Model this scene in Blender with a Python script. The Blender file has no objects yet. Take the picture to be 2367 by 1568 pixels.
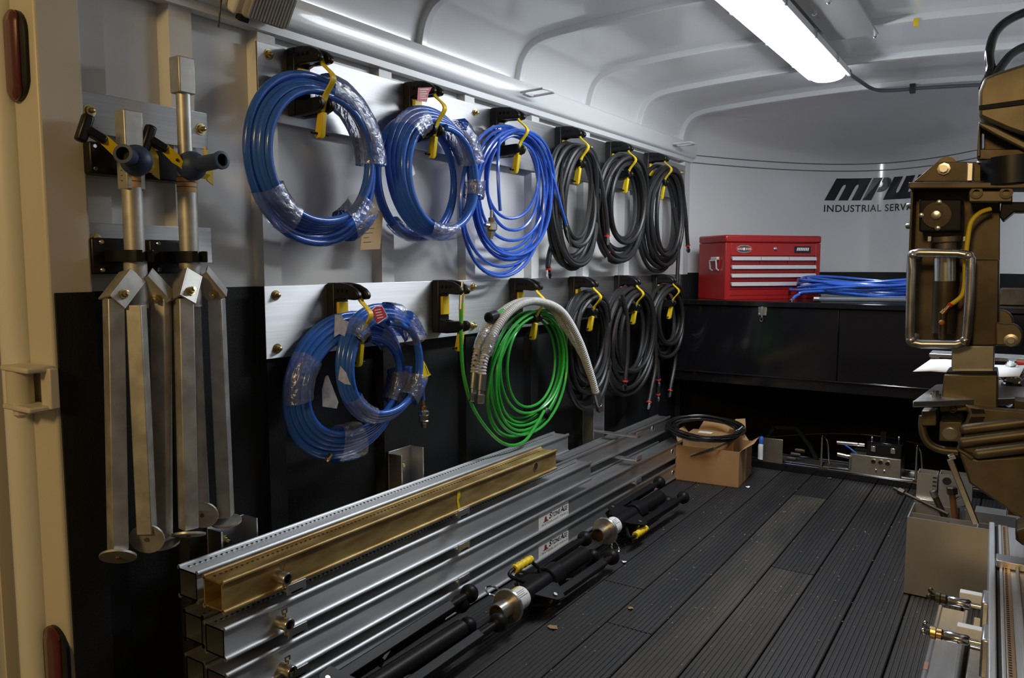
import bpy, bmesh, math, random
from mathutils import Vector as V, Matrix as Mx
random.seed(4)
S = bpy.context.scene
PI = math.pi
# ------------------------------------------------------------------ camera, world, exposure
F, CX, CY, H = 1805.0, 1183.5, 784.0, 1.15
PITCH = math.atan(172 / F)
YAW = math.atan((2365 - CX) * math.cos(PITCH) / F)
FW = V((-math.sin(YAW) * math.cos(PITCH), math.cos(YAW) * math.cos(PITCH), -math.sin(PITCH)))
RT = V((math.cos(YAW), math.sin(YAW), 0))
UP = RT.cross(FW)
EYE = V((0, 0, H))
cd = bpy.data.cameras.new('camera')
cd.sensor_fit = 'HORIZONTAL'; cd.sensor_width = 36.0; cd.lens = 36.0 * F / 2367.0
cd.clip_start = 0.05; cd.clip_end = 60
cam = bpy.data.objects.new('camera', cd)
S.collection.objects.link(cam)
cam.matrix_world = Mx(((RT.x, UP.x, -FW.x, 0), (RT.y, UP.y, -FW.y, 0), (RT.z, UP.z, -FW.z, H), (0, 0, 0, 1)))
S.camera = cam
w = bpy.data.worlds.new('night'); S.world = w; w.use_nodes = True
w.node_tree.nodes['Background'].inputs[0].default_value = (1.0, 0.68, 0.36, 1)
w.node_tree.nodes['Background'].inputs[1].default_value = 0.085
S.view_settings.view_transform = 'Standard'; S.view_settings.look = 'None'
S.view_settings.gamma = 1.0; S.view_settings.use_curve_mapping = False
S.view_settings.exposure = 0.0
LED_STRENGTH = 46.0
# warm yard lamp on the building wall behind the trailer
ld = bpy.data.lights.new('yard_lamp', 'AREA'); ld.shape = 'DISK'; ld.size = 0.9
ld.energy = 82; ld.color = (1.0, 0.67, 0.27)
yl = bpy.data.objects.new('yard_lamp', ld); S.collection.objects.link(yl)
yl.location = (-0.35, -3.4, 3.1)
yl.rotation_euler = (V((-0.9, 1.6, 0.9)) - yl.location).to_track_quat('-Z', 'Y').to_euler()

def ray(u, v): return FW + RT * ((u - CX) / F) - UP * ((v - CY) / F)
def at(u, v, X=None, Y=None, Z=None):
    r = ray(u, v)
    if X is not None: t = (X - EYE.x) / r.x
    elif Y is not None: t = (Y - EYE.y) / r.y
    else: t = (Z - EYE.z) / r.z
    return EYE + r * t

# ------------------------------------------------------------------ materials
MATS = {}
def mat(name, col, rough=0.5, metal=0.0, bump=0.0, bscale=40.0, var=0.0, vscale=6.0, col2=None, stretch=None, coat=0.0,
        spec=0.5, rvar=0.0, emit=None, estr=0.0, aniso=0.0):
    m = bpy.data.materials.new(name); m.use_nodes = True
    nt = m.node_tree; N = nt.nodes; L = nt.links
    b = N['Principled BSDF']
    b.inputs['Base Color'].default_value = (*col, 1); b.inputs['Roughness'].default_value = rough
    b.inputs['Metallic'].default_value = metal; b.inputs['Coat Weight'].default_value = coat
    b.inputs['Specular IOR Level'].default_value = spec
    if emit: b.inputs['Emission Color'].default_value = (*emit, 1); b.inputs['Emission Strength'].default_value = estr
    tc = N.new('ShaderNodeTexCoord'); src = tc.outputs['Object']
    if stretch:
        mp = N.new('ShaderNodeMapping'); mp.inputs['Scale'].default_value = stretch
        L.new(src, mp.inputs[0]); src = mp.outputs[0]
    if var > 0 or rvar > 0:
        n = N.new('ShaderNodeTexNoise'); n.inputs['Scale'].default_value = vscale; n.inputs['Detail'].default_value = 5
        L.new(src, n.inputs[0])
        if var > 0:
            cr = N.new('ShaderNodeValToRGB')
            c2 = col2 or tuple(c * (1 - var) for c in col)
            cr.color_ramp.elements[0].position = 0.35; cr.color_ramp.elements[1].position = 0.68
            cr.color_ramp.elements[0].color = (*c2, 1); cr.color_ramp.elements[1].color = (*col, 1)
            L.new(n.outputs[0], cr.inputs[0]); L.new(cr.outputs[0], b.inputs['Base Color'])
        if rvar > 0:
            mr = N.new('ShaderNodeMapRange'); mr.inputs[3].default_value = max(0.02, rough - rvar); mr.inputs[4].default_value = rough + rvar
            L.new(n.outputs[0], mr.inputs[0]); L.new(mr.outputs[0], b.inputs['Roughness'])
    if bump > 0:
        n2 = N.new('ShaderNodeTexNoise'); n2.inputs['Scale'].default_value = bscale; n2.inputs['Detail'].default_value = 3
        bp = N.new('ShaderNodeBump'); bp.inputs['Strength'].default_value = bump; bp.inputs['Distance'].default_value = 0.002
        L.new(src, n2.inputs[0]); L.new(n2.outputs[0], bp.inputs['Height']); L.new(bp.outputs[0], b.inputs['Normal'])
    if aniso > 0:
        g = N.new('ShaderNodeNewGeometry'); cx_ = N.new('ShaderNodeVectorMath'); cx_.operation = 'CROSS_PRODUCT'
        cx_.inputs[1].default_value = (0, 1, 0); L.new(g.outputs['Normal'], cx_.inputs[0]); L.new(cx_.outputs[0], b.inputs['Tangent'])
        b.inputs['Anisotropic'].default_value = aniso
    MATS[name] = m
    return m
white = mat('white_paint', (0.78, 0.79, 0.80), 0.17, bump=0.03, bscale=6, coat=0.3)
railpaint = mat('white_rail_paint', (0.78, 0.79, 0.80), 0.25, coat=0.2)
palerail = mat('pale_anodised_rail', (0.62, 0.64, 0.67), 0.40, 0.45, var=0.15, vscale=6, stretch=(8, 0.8, 8))
whitew = mat('white_wall_sheet', (0.74, 0.74, 0.73), 0.30, bump=0.05, bscale=3, var=0.12, vscale=2.2)
creampaint = mat('cream_frame_paint', (0.60, 0.57, 0.50), 0.38)
seamgrey = mat('grey_sealant', (0.16, 0.16, 0.17), 0.6)
liner = mat('black_bedliner', (0.011, 0.0115, 0.013), 0.62, bump=0.55, bscale=190, spec=0.3)
alu = mat('brushed_aluminium', (0.62, 0.63, 0.65), 0.36, 0.95, var=0.12, vscale=9, stretch=(20, 0.6, 20), rvar=0.06)
aluplate = mat('mill_aluminium_plate', (0.82, 0.83, 0.85), 0.50, 0.96, var=0.12, vscale=7, stretch=(22, 0.5, 22), rvar=0.05, aniso=0.88)
binalu = mat('bin_aluminium_sheet', (0.60, 0.60, 0.60), 0.40, 0.92, var=0.1, vscale=6, rvar=0.05)
alurail = mat('extruded_aluminium', (0.64, 0.65, 0.66), 0.48, 0.94, var=0.14, vscale=5, stretch=(8, 0.8, 8), rvar=0.06, aniso=0.75)
zinc = mat('yellow_zinc_rail', (0.50, 0.38, 0.16), 0.46, 0.55, var=0.5, vscale=7, col2=(0.27, 0.165, 0.055), stretch=(4, 1, 4), bump=0.05, rvar=0.1)
galv = mat('galvanized_steel', (0.62, 0.61, 0.58), 0.46, 0.68, var=0.3, vscale=22, rvar=0.1, bump=0.04)
steel = mat('machined_steel', (0.55, 0.54, 0.52), 0.30, 0.95, var=0.2, vscale=18, rvar=0.08)
caststeel = mat('cast_aluminium', (0.185, 0.155, 0.105), 0.48, 0.7, var=0.3, vscale=14, bump=0.06, bscale=90)
darksteel = mat('oiled_dark_steel', (0.105, 0.080, 0.055), 0.45, 0.7, var=0.4, vscale=16, bump=0.05)
chrome = mat('chrome', (0.78, 0.79, 0.80), 0.12, 1.0)
zbolt = mat('yellow_zinc_bolt', (0.62, 0.50, 0.25), 0.28, 1.0)
brass = mat('brass', (0.60, 0.42, 0.20), 0.3, 1.0)
nickel = mat('nickel_fitting', (0.62, 0.61, 0.58), 0.24, 1.0)
blackplas = mat('black_rubber_plastic', (0.006, 0.006, 0.007), 0.36, bump=0.05, bscale=140, spec=0.35)
blacksteel = mat('black_powder_coat', (0.008, 0.008, 0.0095), 0.40, bump=0.08, bscale=160, spec=0.14)
blackgloss = mat('black_gloss_paint', (0.006, 0.006, 0.008), 0.10, bump=0.02, bscale=5)
blackvoid = mat('black_flat_paint', (0.006, 0.006, 0.007), 0.7)
bore = mat('dark_bore', (0.01, 0.009, 0.008), 0.8)
yellow = mat('yellow_rubber', (0.78, 0.56, 0.012), 0.42, bump=0.03)
bluehose = mat('blue_hose', (0.036, 0.145, 0.62), 0.20, coat=0.25, var=0.15, vscale=3)
bluethin = mat('light_blue_hose', (0.035, 0.12, 0.56), 0.24, coat=0.2)
greenhose = mat('green_hose', (0.035, 0.36, 0.045), 0.25, coat=0.2)
blackhose = mat('black_rubber_hose', (0.018, 0.018, 0.019), 0.42, bump=0.25, bscale=240)
blackcable = mat('black_cable_sheath', (0.012, 0.012, 0.013), 0.3)
greyhose = mat('grey_ribbed_hose', (0.50, 0.50, 0.50), 0.42)
bluegrip = mat('dull_blue_plastic', (0.030, 0.052, 0.13), 0.5)
red = mat('red_enamel', (0.33, 0.012, 0.012), 0.30, coat=0.2)
redlens = mat('red_lens', (0.075, 0.002, 0.003), 0.12, coat=0.4)
redlabel = mat('red_label', (0.48, 0.018, 0.022), 0.5)
redferrule = mat('red_ferrule', (0.62, 0.03, 0.02), 0.4)
silvertrim = mat('silver_drawer_trim', (0.62, 0.62, 0.63), 0.36, 0.35)
whitelabel = mat('white_label', (0.78, 0.78, 0.76), 0.5)
dullcard = mat('dull_torn_label', (0.46, 0.40, 0.36), 0.7, var=0.3, vscale=60)
paper = mat('white_paper', (0.88, 0.88, 0.90), 0.7)
manila = mat('manila_card', (0.68, 0.44, 0.22), 0.8, var=0.1, vscale=20)
ink = mat('black_ink', (0.012, 0.012, 0.015), 0.5)
navyink = mat('navy_vinyl', (0.006, 0.007, 0.012), 0.35)
mesared = mat('mesa_red_ink', (0.24, 0.03, 0.025), 0.5)
card = mat('corrugated_card', (0.36, 0.20, 0.085), 0.85, var=0.12, vscale=9)
cardin = mat('corrugated_card_inside', (0.42, 0.26, 0.12), 0.85)
tape = mat('clear_box_tape', (0.46, 0.34, 0.19), 0.3)
stainless = mat('stainless_sheet', (0.50, 0.49, 0.46), 0.33, 0.95, var=0.15, vscale=30)
copper = mat('copper_rack_strip', (0.62, 0.42, 0.26), 0.4, 0.8)
rust = mat('rusty_bolt', (0.22, 0.10, 0.045), 0.7, 0.4)
pinkrust = mat('rust_stain', (0.36, 0.17, 0.11), 0.7)
dust = mat('floor_crumbs', (0.42, 0.36, 0.26), 0.9)
leafm = mat('dry_leaf', (0.28, 0.19, 0.10), 0.9)
greylead = mat('grey_conduit', (0.10, 0.11, 0.13), 0.5)
greenplastic = mat('dark_green_plastic', (0.03, 0.10, 0.08), 0.4)
platepaint = mat('grey_plate_paint', (0.34, 0.34, 0.33), 0.4)
lampbody = mat('white_lamp_housing', (0.72, 0.72, 0.71), 0.4)
plank_m = mat('recycled_rubber_plank', (0.024, 0.0235, 0.024), 0.60, bump=0.5, bscale=120, var=0.5, vscale=2.6, col2=(0.012, 0.012, 0.0135), stretch=(3, 0.55, 3))
dusty_m = mat('dusty_rubber_plank', (0.060, 0.053, 0.043), 0.72, bump=0.5, bscale=120, var=0.62, vscale=2.8, col2=(0.021, 0.020, 0.020), stretch=(3, 0.6, 3))
concrete = mat('yard_concrete', (0.16, 0.15, 0.14), 0.9, var=0.2, vscale=3)
ledlens = mat('lit_lamp_diffuser', (0.9, 0.9, 0.9), 0.4, emit=(0.90, 0.95, 1.0), estr=LED_STRENGTH)
def clear_film():
    m = bpy.data.materials.new('clear_plastic_film'); m.use_nodes = True
    nt = m.node_tree; N = nt.nodes; L = nt.links
    N.remove(N['Principled BSDF'])
    tr = N.new('ShaderNodeBsdfTransparent'); tr.inputs[0].default_value = (0.93, 0.94, 0.95, 1)
    gl = N.new('ShaderNodeBsdfGlossy'); gl.inputs[1].default_value = 0.16; gl.inputs[0].default_value = (0.9, 0.92, 0.95, 1)
    df = N.new('ShaderNodeBsdfDiffuse'); df.inputs[0].default_value = (0.7, 0.72, 0.76, 1)
    a = N.new('ShaderNodeMixShader'); a2 = N.new('ShaderNodeMixShader'); a2.inputs[0].default_value = 0.10
    fr = N.new('ShaderNodeFresnel'); fr.inputs[0].default_value = 1.45
    ad = N.new('ShaderNodeMath'); ad.operation = 'ADD'; ad.inputs[1].default_value = 0.085
    n = N.new('ShaderNodeTexNoise'); n.inputs['Scale'].default_value = 55; n.inputs['Detail'].default_value = 4; n.inputs['Distortion'].default_value = 0.6
    tc = N.new('ShaderNodeTexCoord'); bp = N.new('ShaderNodeBump'); bp.inputs['Strength'].default_value = 0.9; bp.inputs['Distance'].default_value = 0.006
    L.new(tc.outputs['Object'], n.inputs[0]); L.new(n.outputs[0], bp.inputs['Height'])
    for x in (gl, df): L.new(bp.outputs[0], x.inputs['Normal'])
    L.new(bp.outputs[0], fr.inputs['Normal']); L.new(fr.outputs[0], ad.inputs[0])
    L.new(tr.outputs[0], a2.inputs[1]); L.new(df.outputs[0], a2.inputs[2])
    L.new(ad.outputs[0], a.inputs[0]); L.new(a2.outputs[0], a.inputs[1]); L.new(gl.outputs[0], a.inputs[2])
    L.new(a.outputs[0], N['Material Output'].inputs[0])
    return m
film = clear_film()
def ribbed_lens():
    m = bpy.data.materials.new('clear_ribbed_lens'); m.use_nodes = True
    b = m.node_tree.nodes['Principled BSDF']
    b.inputs['Base Color'].default_value = (0.62, 0.60, 0.58, 1); b.inputs['Roughness'].default_value = 0.12
    b.inputs['Transmission Weight'].default_value = 0.45
    return m
lensclear = ribbed_lens()

# ------------------------------------------------------------------ mesh helpers
class MB:
    def __init__(s): s.v = []; s.f = []; s.M = None
    def _add(s, vs, fs):
        o = len(s.v)
        s.v.extend([s.M @ V(p) for p in vs] if s.M else [V(p) for p in vs])
        s.f.extend([tuple(i + o for i in f) for f in fs])
        return s
    def box(s, x0, x1, y0, y1, z0, z1):
        return s._add([(x0, y0, z0), (x1, y0, z0), (x1, y1, z0), (x0, y1, z0), (x0, y0, z1), (x1, y0, z1), (x1, y1, z1), (x0, y1, z1)],
                      [(3, 2, 1, 0), (4, 5, 6, 7), (0, 1, 5, 4), (1, 2, 6, 5), (2, 3, 7, 6), (3, 0, 4, 7)])
    def obox(s, p0, p1, wx, wy, hint=(1, 0, 0)):
        """bar from p0 to p1, wx wide along hint, wy the other way"""
        p0 = V(p0); p1 = V(p1); d = (p1 - p0).normalized(); h = V(hint); a = (h - d * h.dot(d)).normalized(); b = d.cross(a)
        c = [a * (i * wx / 2) + b * (j * wy / 2) for i, j in ((-1, -1), (1, -1), (1, 1), (-1, 1))]
        return s._add([p0 + q for q in c] + [p1 + q for q in c], [(3, 2, 1, 0), (4, 5, 6, 7), (0, 1, 5, 4), (1, 2, 6, 5), (2, 3, 7, 6), (3, 0, 4, 7)])
    def lathe(s, p0, d, prof, n=14, cap=True):
        p0 = V(p0); d = V(d).normalized(); a = d.orthogonal().normalized(); b = d.cross(a); vs = []; fs = []
        for t, r in prof:
            for k in range(n):
                q = 2 * PI * k / n
                vs.append(p0 + d * t + a * (r * math.cos(q)) + b * (r * math.sin(q)))
        for i in range(len(prof) - 1):
            for k in range(n):
                k2 = (k + 1) % n
                fs.append((i * n + k, i * n + k2, (i + 1) * n + k2, (i + 1) * n + k))
        if cap:
            fs.append(tuple(reversed(range(n)))); fs.append(tuple(range((len(prof) - 1) * n, len(prof) * n)))
        return s._add(vs, fs)
    def cyl(s, p0, p1, r, r1=None, n=12):
        d = V(p1) - V(p0)
        return s.lathe(p0, d, [(0, r), (d.length, r if r1 is None else r1)], n)
    def sphere(s, c, r, n=12, sq=1.0):
        m = n // 2 + 1
        return s.lathe(V(c) - V((0, 0, r * sq)), (0, 0, 1), [(r * sq * (1 - math.cos(PI * i / m)), max(r * math.sin(PI * i / m), r * 0.02)) for i in range(m + 1)], n)
    def tube(s, pts, r, n=8, closed=False, cap=True):
        P = [V(p) for p in pts]; m = len(P); vs = []; fs = []
        T = []
        for i in range(m):
            if closed: t = P[(i + 1) % m] - P[i - 1]
            else: t = P[min(i + 1, m - 1)] - P[max(i - 1, 0)]
            T.append(t.normalized())
        a = T[0].orthogonal().normalized()
        for i in range(m):
            a = (a - T[i] * a.dot(T[i]))
            a = a.normalized() if a.length > 1e-6 else T[i].orthogonal().normalized()
            b = T[i].cross(a); rr = r[i] if isinstance(r, (list, tuple)) else r
            for k in range(n):
                q = 2 * PI * k / n
                vs.append(P[i] + a * (rr * math.cos(q)) + b * (rr * math.sin(q)))
        for i in range(m if closed else m - 1):
            j = (i + 1) % m
            for k in range(n):
                k2 = (k + 1) % n
                fs.append((i * n + k, i * n + k2, j * n + k2, j * n + k))
        if cap and not closed:
            fs.append(tuple(reversed(range(n)))); fs.append(tuple(range((m - 1) * n, m * n)))
        return s._add(vs, fs)
    def prism(s, poly, vec):
        P = [V(p) for p in poly]; vec = V(vec); n = len(P)
        fs = [tuple(reversed(range(n))), tuple(range(n, 2 * n))] + [(i, (i + 1) % n, n + (i + 1) % n, n + i) for i in range(n)]
        return s._add(P + [p + vec for p in P], fs)
    def grid(s, rows, closed=False):
        n = len(rows[0]); vs = [p for r in rows for p in r]; fs = []
        for i in range(len(rows) - 1):
            for k in range(n if closed else n - 1):
                k2 = (k + 1) % n
                fs.append((i * n + k, i * n + k2, (i + 1) * n + k2, (i + 1) * n + k))
        return s._add(vs, fs)
    def build(s, name, m, parent=None, smooth=40, bevel=0, kind=None, label=None, loc=None):
        me = bpy.data.meshes.new(name)
        org = V(parent['_o']) if parent is not None else V(loc or (0, 0, 0))
        me.from_pydata([p - org for p in s.v], [], s.f)
        bm = bmesh.new(); bm.from_mesh(me); bmesh.ops.recalc_face_normals(bm, faces=bm.faces); bm.to_mesh(me); bm.free()
        me.materials.append(m)
        if smooth:
            me.polygons.foreach_set('use_smooth', [True] * len(me.polygons)); me.set_sharp_from_angle(angle=math.radians(smooth))
        o = bpy.data.objects.new(name, me); S.collection.objects.link(o)
        o['_o'] = list(org)
        if parent is not None: o.parent = parent
        else: o.location = org
        if bevel:
            bv = o.modifiers.new('bevel', 'BEVEL'); bv.width = bevel; bv.segments = 2; bv.limit_method = 'ANGLE'; bv.angle_limit = math.radians(50)
        if kind: o['kind'] = kind
        if label: o['label'] = label
        return o
def thing(name, label, cat, loc=(0, 0, 0), group=None):
    o = bpy.data.objects.new(name, None); S.collection.objects.link(o)
    o.location = loc; o['_o'] = list(loc); o['label'] = label; o['category'] = cat; o.empty_display_size = 0.05
    if group: o['group'] = group
    return o
def struct(name, loc=(0, 0, 0)):
    o = bpy.data.objects.new(name, None); S.collection.objects.link(o)
    o.location = loc; o['_o'] = list(loc); o['kind'] = 'structure'
    return o
def tag(o, label, cat, group=None):
    o['label'] = label; o['category'] = cat
    if group: o['group'] = group
    return o
def dup(root, loc, label, group=None):
    r = root.copy(); S.collection.objects.link(r); r.location = loc; r['_o'] = list(loc); r['label'] = label
    if group: r['group'] = group
    for ch in list(root.children):
        c = ch.copy(); S.collection.objects.link(c); c.parent = r
        for g in ch.children:
            d = g.copy(); S.collection.objects.link(d); d.parent = c
    return r
def spline(pts, per=8):
    P = [V(p) for p in pts]; out = []
    for i in range(len(P) - 1):
        p0 = P[max(i - 1, 0)]; p1 = P[i]; p2 = P[i + 1]; p3 = P[min(i + 2, len(P) - 1)]
        for k in range(per):
            t = k / per
            out.append(0.5 * ((2 * p1) + (p2 - p0) * t + (2 * p0 - 5 * p1 + 4 * p2 - p3) * t * t + (3 * p1 - p0 - 3 * p2 + p3) * t ** 3))
    out.append(P[-1])
    return out
def text_mesh(txt, size, shear=0.0, bold=0.0, spacing=1.0):
    """letters as flat triangles in x (right) and y (up): list of verts, list of faces"""
    cu = bpy.data.curves.new('lettering', 'FONT'); cu.body = txt; cu.size = size; cu.shear = shear; cu.offset = bold; cu.space_character = spacing
    o = bpy.data.objects.new('lettering', cu); S.collection.objects.link(o)
    dg = bpy.context.evaluated_depsgraph_get(); ev = o.evaluated_get(dg); me = ev.to_mesh()
    vs = [v.co.copy() for v in me.vertices]; fs = [tuple(p.vertices) for p in me.polygons]
    ev.to_mesh_clear(); bpy.data.objects.remove(o); bpy.data.curves.remove(cu)
    x0 = min(v.x for v in vs); x1 = max(v.x for v in vs)
    return [V((v.x - x0, v.y, 0)) for v in vs], fs, x1 - x0
def letters(txt, width, height, fn, shear=0.0, bold=0.0, spacing=1.0):
    vs, fs, wd = text_mesh(txt, 1.0, shear, bold, spacing)
    yh = max(v.y for v in vs)
    mb = MB(); mb._add([fn(v.x / wd * width, v.y / yh * height) for v in vs], fs)
    return mb

# ------------------------------------------------------------------ the trailer shell
XW, XS, XP, XR = -1.755, -1.785, -1.745, 0.155          # post faces, skin, plate faces, right wall
XC = -0.80; YR = 0.86; YN = 4.71; ZB = 1.09
def nose(x):
    d = min(abs(x - XC) / 0.955, 1.0)
    return YN + 1.09 * (1 - d ** 1.9)
# floor of ribbed planks
fl = struct('floor')
MB().box(XS - 0.02, XR + 0.03, 0.80, 5.8, -0.06, -0.024).build('subfloor', blackvoid, fl)
def plank(x0, x1, y0, y1, m):
    g = 0.0025; x0 += g; x1 -= g; y0 += g; y1 -= g
    nr = 10; prof = []; step = (x1 - x0) / nr
    prof.append((x0, -0.024)); prof.append((x0, -0.003)); prof.append((x0 + 0.003, 0))
    for i in range(1, nr):
        c = x0 + i * step
        prof += [(c - 0.0035, 0), (c - 0.002, -0.0022), (c + 0.002, -0.0022), (c + 0.0035, 0)]
    prof += [(x1 - 0.003, 0), (x1, -0.003), (x1, -0.024)]
    mb = MB()
    mb.prism([(x, y0, z) for x, z in prof], (0, y1 - y0, 0))
    return mb.build('plank', m, fl, smooth=0)
joints = {2: 3.99, 3: 2.96, 4: None, 1: 2.1, 5: 1.5, 0: 3.2, -1: 2.4, -2: 3.6, 6: 3.4}
for k in range(-6, 8):
    x0 = -1.071 + 0.16 * k; x1 = x0 + 0.16
    x0 = max(x0, XS); x1 = min(x1, XR + 0.02)
    if x1 - x0 < 0.03: continue
    m = dusty_m if k in (1, 2) else plank_m
    j = {1: 3.99, 2: 2.965, 0: 2.2}.get(k, 2.5 if k % 2 else None)
    if k >= 3: j = None
    if k == 1: plank(x0, x1, 0.8, 3.99, m); plank(x0, x1, 3.99, 5.0, plank_m)
    elif k == 2: plank(x0, x1, 0.8, 2.965, m); plank(x0, x1, 2.965, 5.0, plank_m)
    elif j: plank(x0, x1, 0.8, j, m); plank(x0, x1, j, 5.0, m)
    else: plank(x0, x1, 0.8, 5.0, m)
gr = MB().box(-8, 8, -7, 0.62, -0.62, -0.55).build('ground', concrete); gr['kind'] = 'structure'

# left wall
wl = struct('wall_left')
MB().box(XS - 0.012, XS, 0.93, YN + 0.02, ZB, 1.90).build('skin_panel', whitew, wl)
MB().box(XS - 0.012, XS, 0.93, YN + 0.02, -0.02, ZB).build('lower_liner', liner, wl)
POSTS = [(0.955, 1.015), (1.178, 1.24), (1.44, 1.50), (1.915, 1.975), (2.375, 2.435), (2.845, 2.905), (3.31, 3.37), (3.77, 3.83), (4.22, 4.28), (4.62, 4.71)]
for a, b in POSTS:
    mb = MB(); mb.prism([(XS, a - 0.012, ZB), (XW, a, ZB), (XW, b, ZB), (XS, b + 0.012, ZB)], (0, 0, 0.78)); mb.build('post', whitew, wl, smooth=0)
    mb = MB(); mb.prism([(XS, a - 0.012, -0.02), (XW - 0.001, a, -0.02), (XW - 0.001, b, -0.02), (XS, b + 0.012, -0.02)], (0, 0, ZB + 0.02)); mb.build('lower_post', liner, wl, smooth=0)
# header rail along the eave, rounded below, with tie-down flange
mb = MB(); prof = [(XW - 0.02, 1.90), (XW + 0.030, 1.884), (XW + 0.0400, 1.8760), (XW + 0.0440, 1.866), (XW + 0.0428, 1.852), (XW + 0.0415, 1.838), (XW + 0.0400, 1.824), (XW + 0.0383, 1.810), (XW + 0.0345, 1.802), (XW + 0.028, 1.799), (XW + 0.016, 1.796), (XW + 0.014, 1.776), (XW - 0.02, 1.776)]
mb.prism([(x, 0.98, z) for x, z in prof], (0, YN - 0.98, 0)); mb.build('header_rail', railpaint, wl, smooth=40)

# right wall, mirrored and plain (outside the frame, it closes the room)
wr = struct('wall_right')
MB().box(XR, XR + 0.012, 0.93, YN + 0.02, ZB, 1.90).build('skin_panel', whitew, wr)
MB().box(XR, XR + 0.012, 0.93, YN + 0.02, -0.02, ZB).build('lower_liner', liner, wr)

# rounded nose wall at the front
wf = struct('wall_front')
def nose_rows(z0, z1, nz, off=0.0, nx=48, ins=0.0):
    rows = []
    for j in range(nz + 1):
        z = z0 + (z1 - z0) * j / nz
        rows.append([V((XC + 0.955 * math.sin(PI / 2 * (2 * i / nx - 1)), nose(XC + 0.955 * math.sin(PI / 2 * (2 * i / nx - 1))) - off, z)) for i in range(nx + 1)])
    return rows
MB().grid(nose_rows(-0.02, ZB + 0.01, 1, 0.008)).build('lower_liner', liner, wf)
MB().grid(nose_rows(ZB, 1.779, 1)).build('lower_panel', white, wf)
MB().grid(nose_rows(1.779, 1.825, 1, 0.0)).build('seam_band', white, wf)
for z in (1.779, 1.825):
    MB().tube(nose_rows(z, z, 1)[0], 0.0035, 6).build('seam', seamgrey, wf)

# ceiling: crowned roof with coved edges, square tube bows
ce = struct('ceiling')
half = [(0.955, 1.84), (0.950, 1.90), (0.932, 1.965), (0.895, 2.016), (0.840, 2.043), (0.76, 2.056), (0.60, 2.066), (0.40, 2.076), (0.2, 2.082), (0.0, 2.085)]
sec = [(XC - x, z) for x, z in half] + [(XC + x, z) for x, z in reversed(half[:-1])]
sec = [(p.x, p.y) for p in spline([V((x, z, 0)) for x, z in sec], 4)]
rows = [[V((x, y, z)) for x, z in sec] for y in (0.80, 1.6, 2.4, 3.2, 4.0, YN - 0.05)]
MB().grid(rows).build('roof_skin', white, ce, smooth=60)
# nose cap: the roof turns down into the nose wall
top = [V((x, YN - 0.05, z)) for x, z in sec]
n = len(top); rows = []
for j in range(9):
    q = PI / 2 * j / 8; r = []
    for i, p in enumerate(top):
        b = V((p.x, nose(p.x), 1.825)); k = 1 - (1 - math.sin(q))
        hx = math.sin(q) ; hz = 1 - math.cos(q)
        r.append(V((p.x, p.y + (b.y - p.y) * hx, p.z + (b.z - p.z) * hz)))
    rows.append(r)
MB().grid(rows).build('nose_cap', white, ce, smooth=60)
def inset(d):
    out = []
    for i, (x, z) in enumerate(sec):
        a = V(sec[max(i - 1, 0)]); b = V(sec[min(i + 1, len(sec) - 1)]); t = (b - a).normalized()
        out.append((x + t.y * d, z - t.x * d))
    return out
s0, s1 = inset(0.0), inset(0.026)
for y in (0.90, 1.50, 2.11, 2.72, 3.335, 3.91, 4.52):
    h = 0.016
    r4 = [[V((x, y - h, z)) for x, z in s0], [V((x, y - h, z)) for x, z in s1], [V((x, y + h, z)) for x, z in s1], [V((x, y + h, z)) for x, z in s0]]
    MB().grid(r4).build('roof_bow', white, ce, smooth=50, bevel=0.003)

# rear frame, left jamb with hinge barrel, open door
tj = struct('trim_1')
def jq(u, v, y): return at(u, v, Y=y)
mb = MB(); mb.box(-1.89, -1.722, YR - 0.01, YR + 0.085, -0.05, 2.12); mb.build('jamb', creampaint, tj, bevel=0.006)
mb = MB(); mb.box(-1.722, -1.716, YR + 0.0, YR + 0.085, -0.05, ZB); mb.build('jamb_liner', liner, tj)
mb = MB(); mb.tube([(-1.850, YR - 0.018, z) for z in (-0.05, 2.12)], 0.034, 16); mb.build('rounded_corner', lampbody, tj)
mb = MB(); mb.box(-1.925, -1.891, YR - 0.012, YR + 0.03, -0.05, 2.12); mb.build('door_seal', blackvoid, tj)
mb = MB(); mb.box(XC - 1.0, XC + 1.0, YR - 0.01, YR + 0.08, 2.06, 2.16); mb.build('rear_header', creampaint, tj, bevel=0.006)
mb = MB(); mb.box(XR - 0.02, XR + 0.13, YR - 0.01, YR + 0.085, -0.05, 2.12); mb.build('right_jamb', creampaint, tj, bevel=0.006)
mb = MB(); mb.box(-1.95, XR + 0.12, YR - 0.06, YR - 0.01, -0.12, -0.026); mb.build('rear_sill', darksteel, tj, bevel=0.004)
dr = struct('door_1')
MB().box(-1.985, -1.936, 0.10, YR - 0.02, -0.05, 2.06).build('door_panel', whitew, dr, bevel=0.006)
MB().box(-1.9355, -1.927, YR - 0.05, YR - 0.025, -0.05, 2.06).build('door_trim', creampaint, dr)

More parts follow.
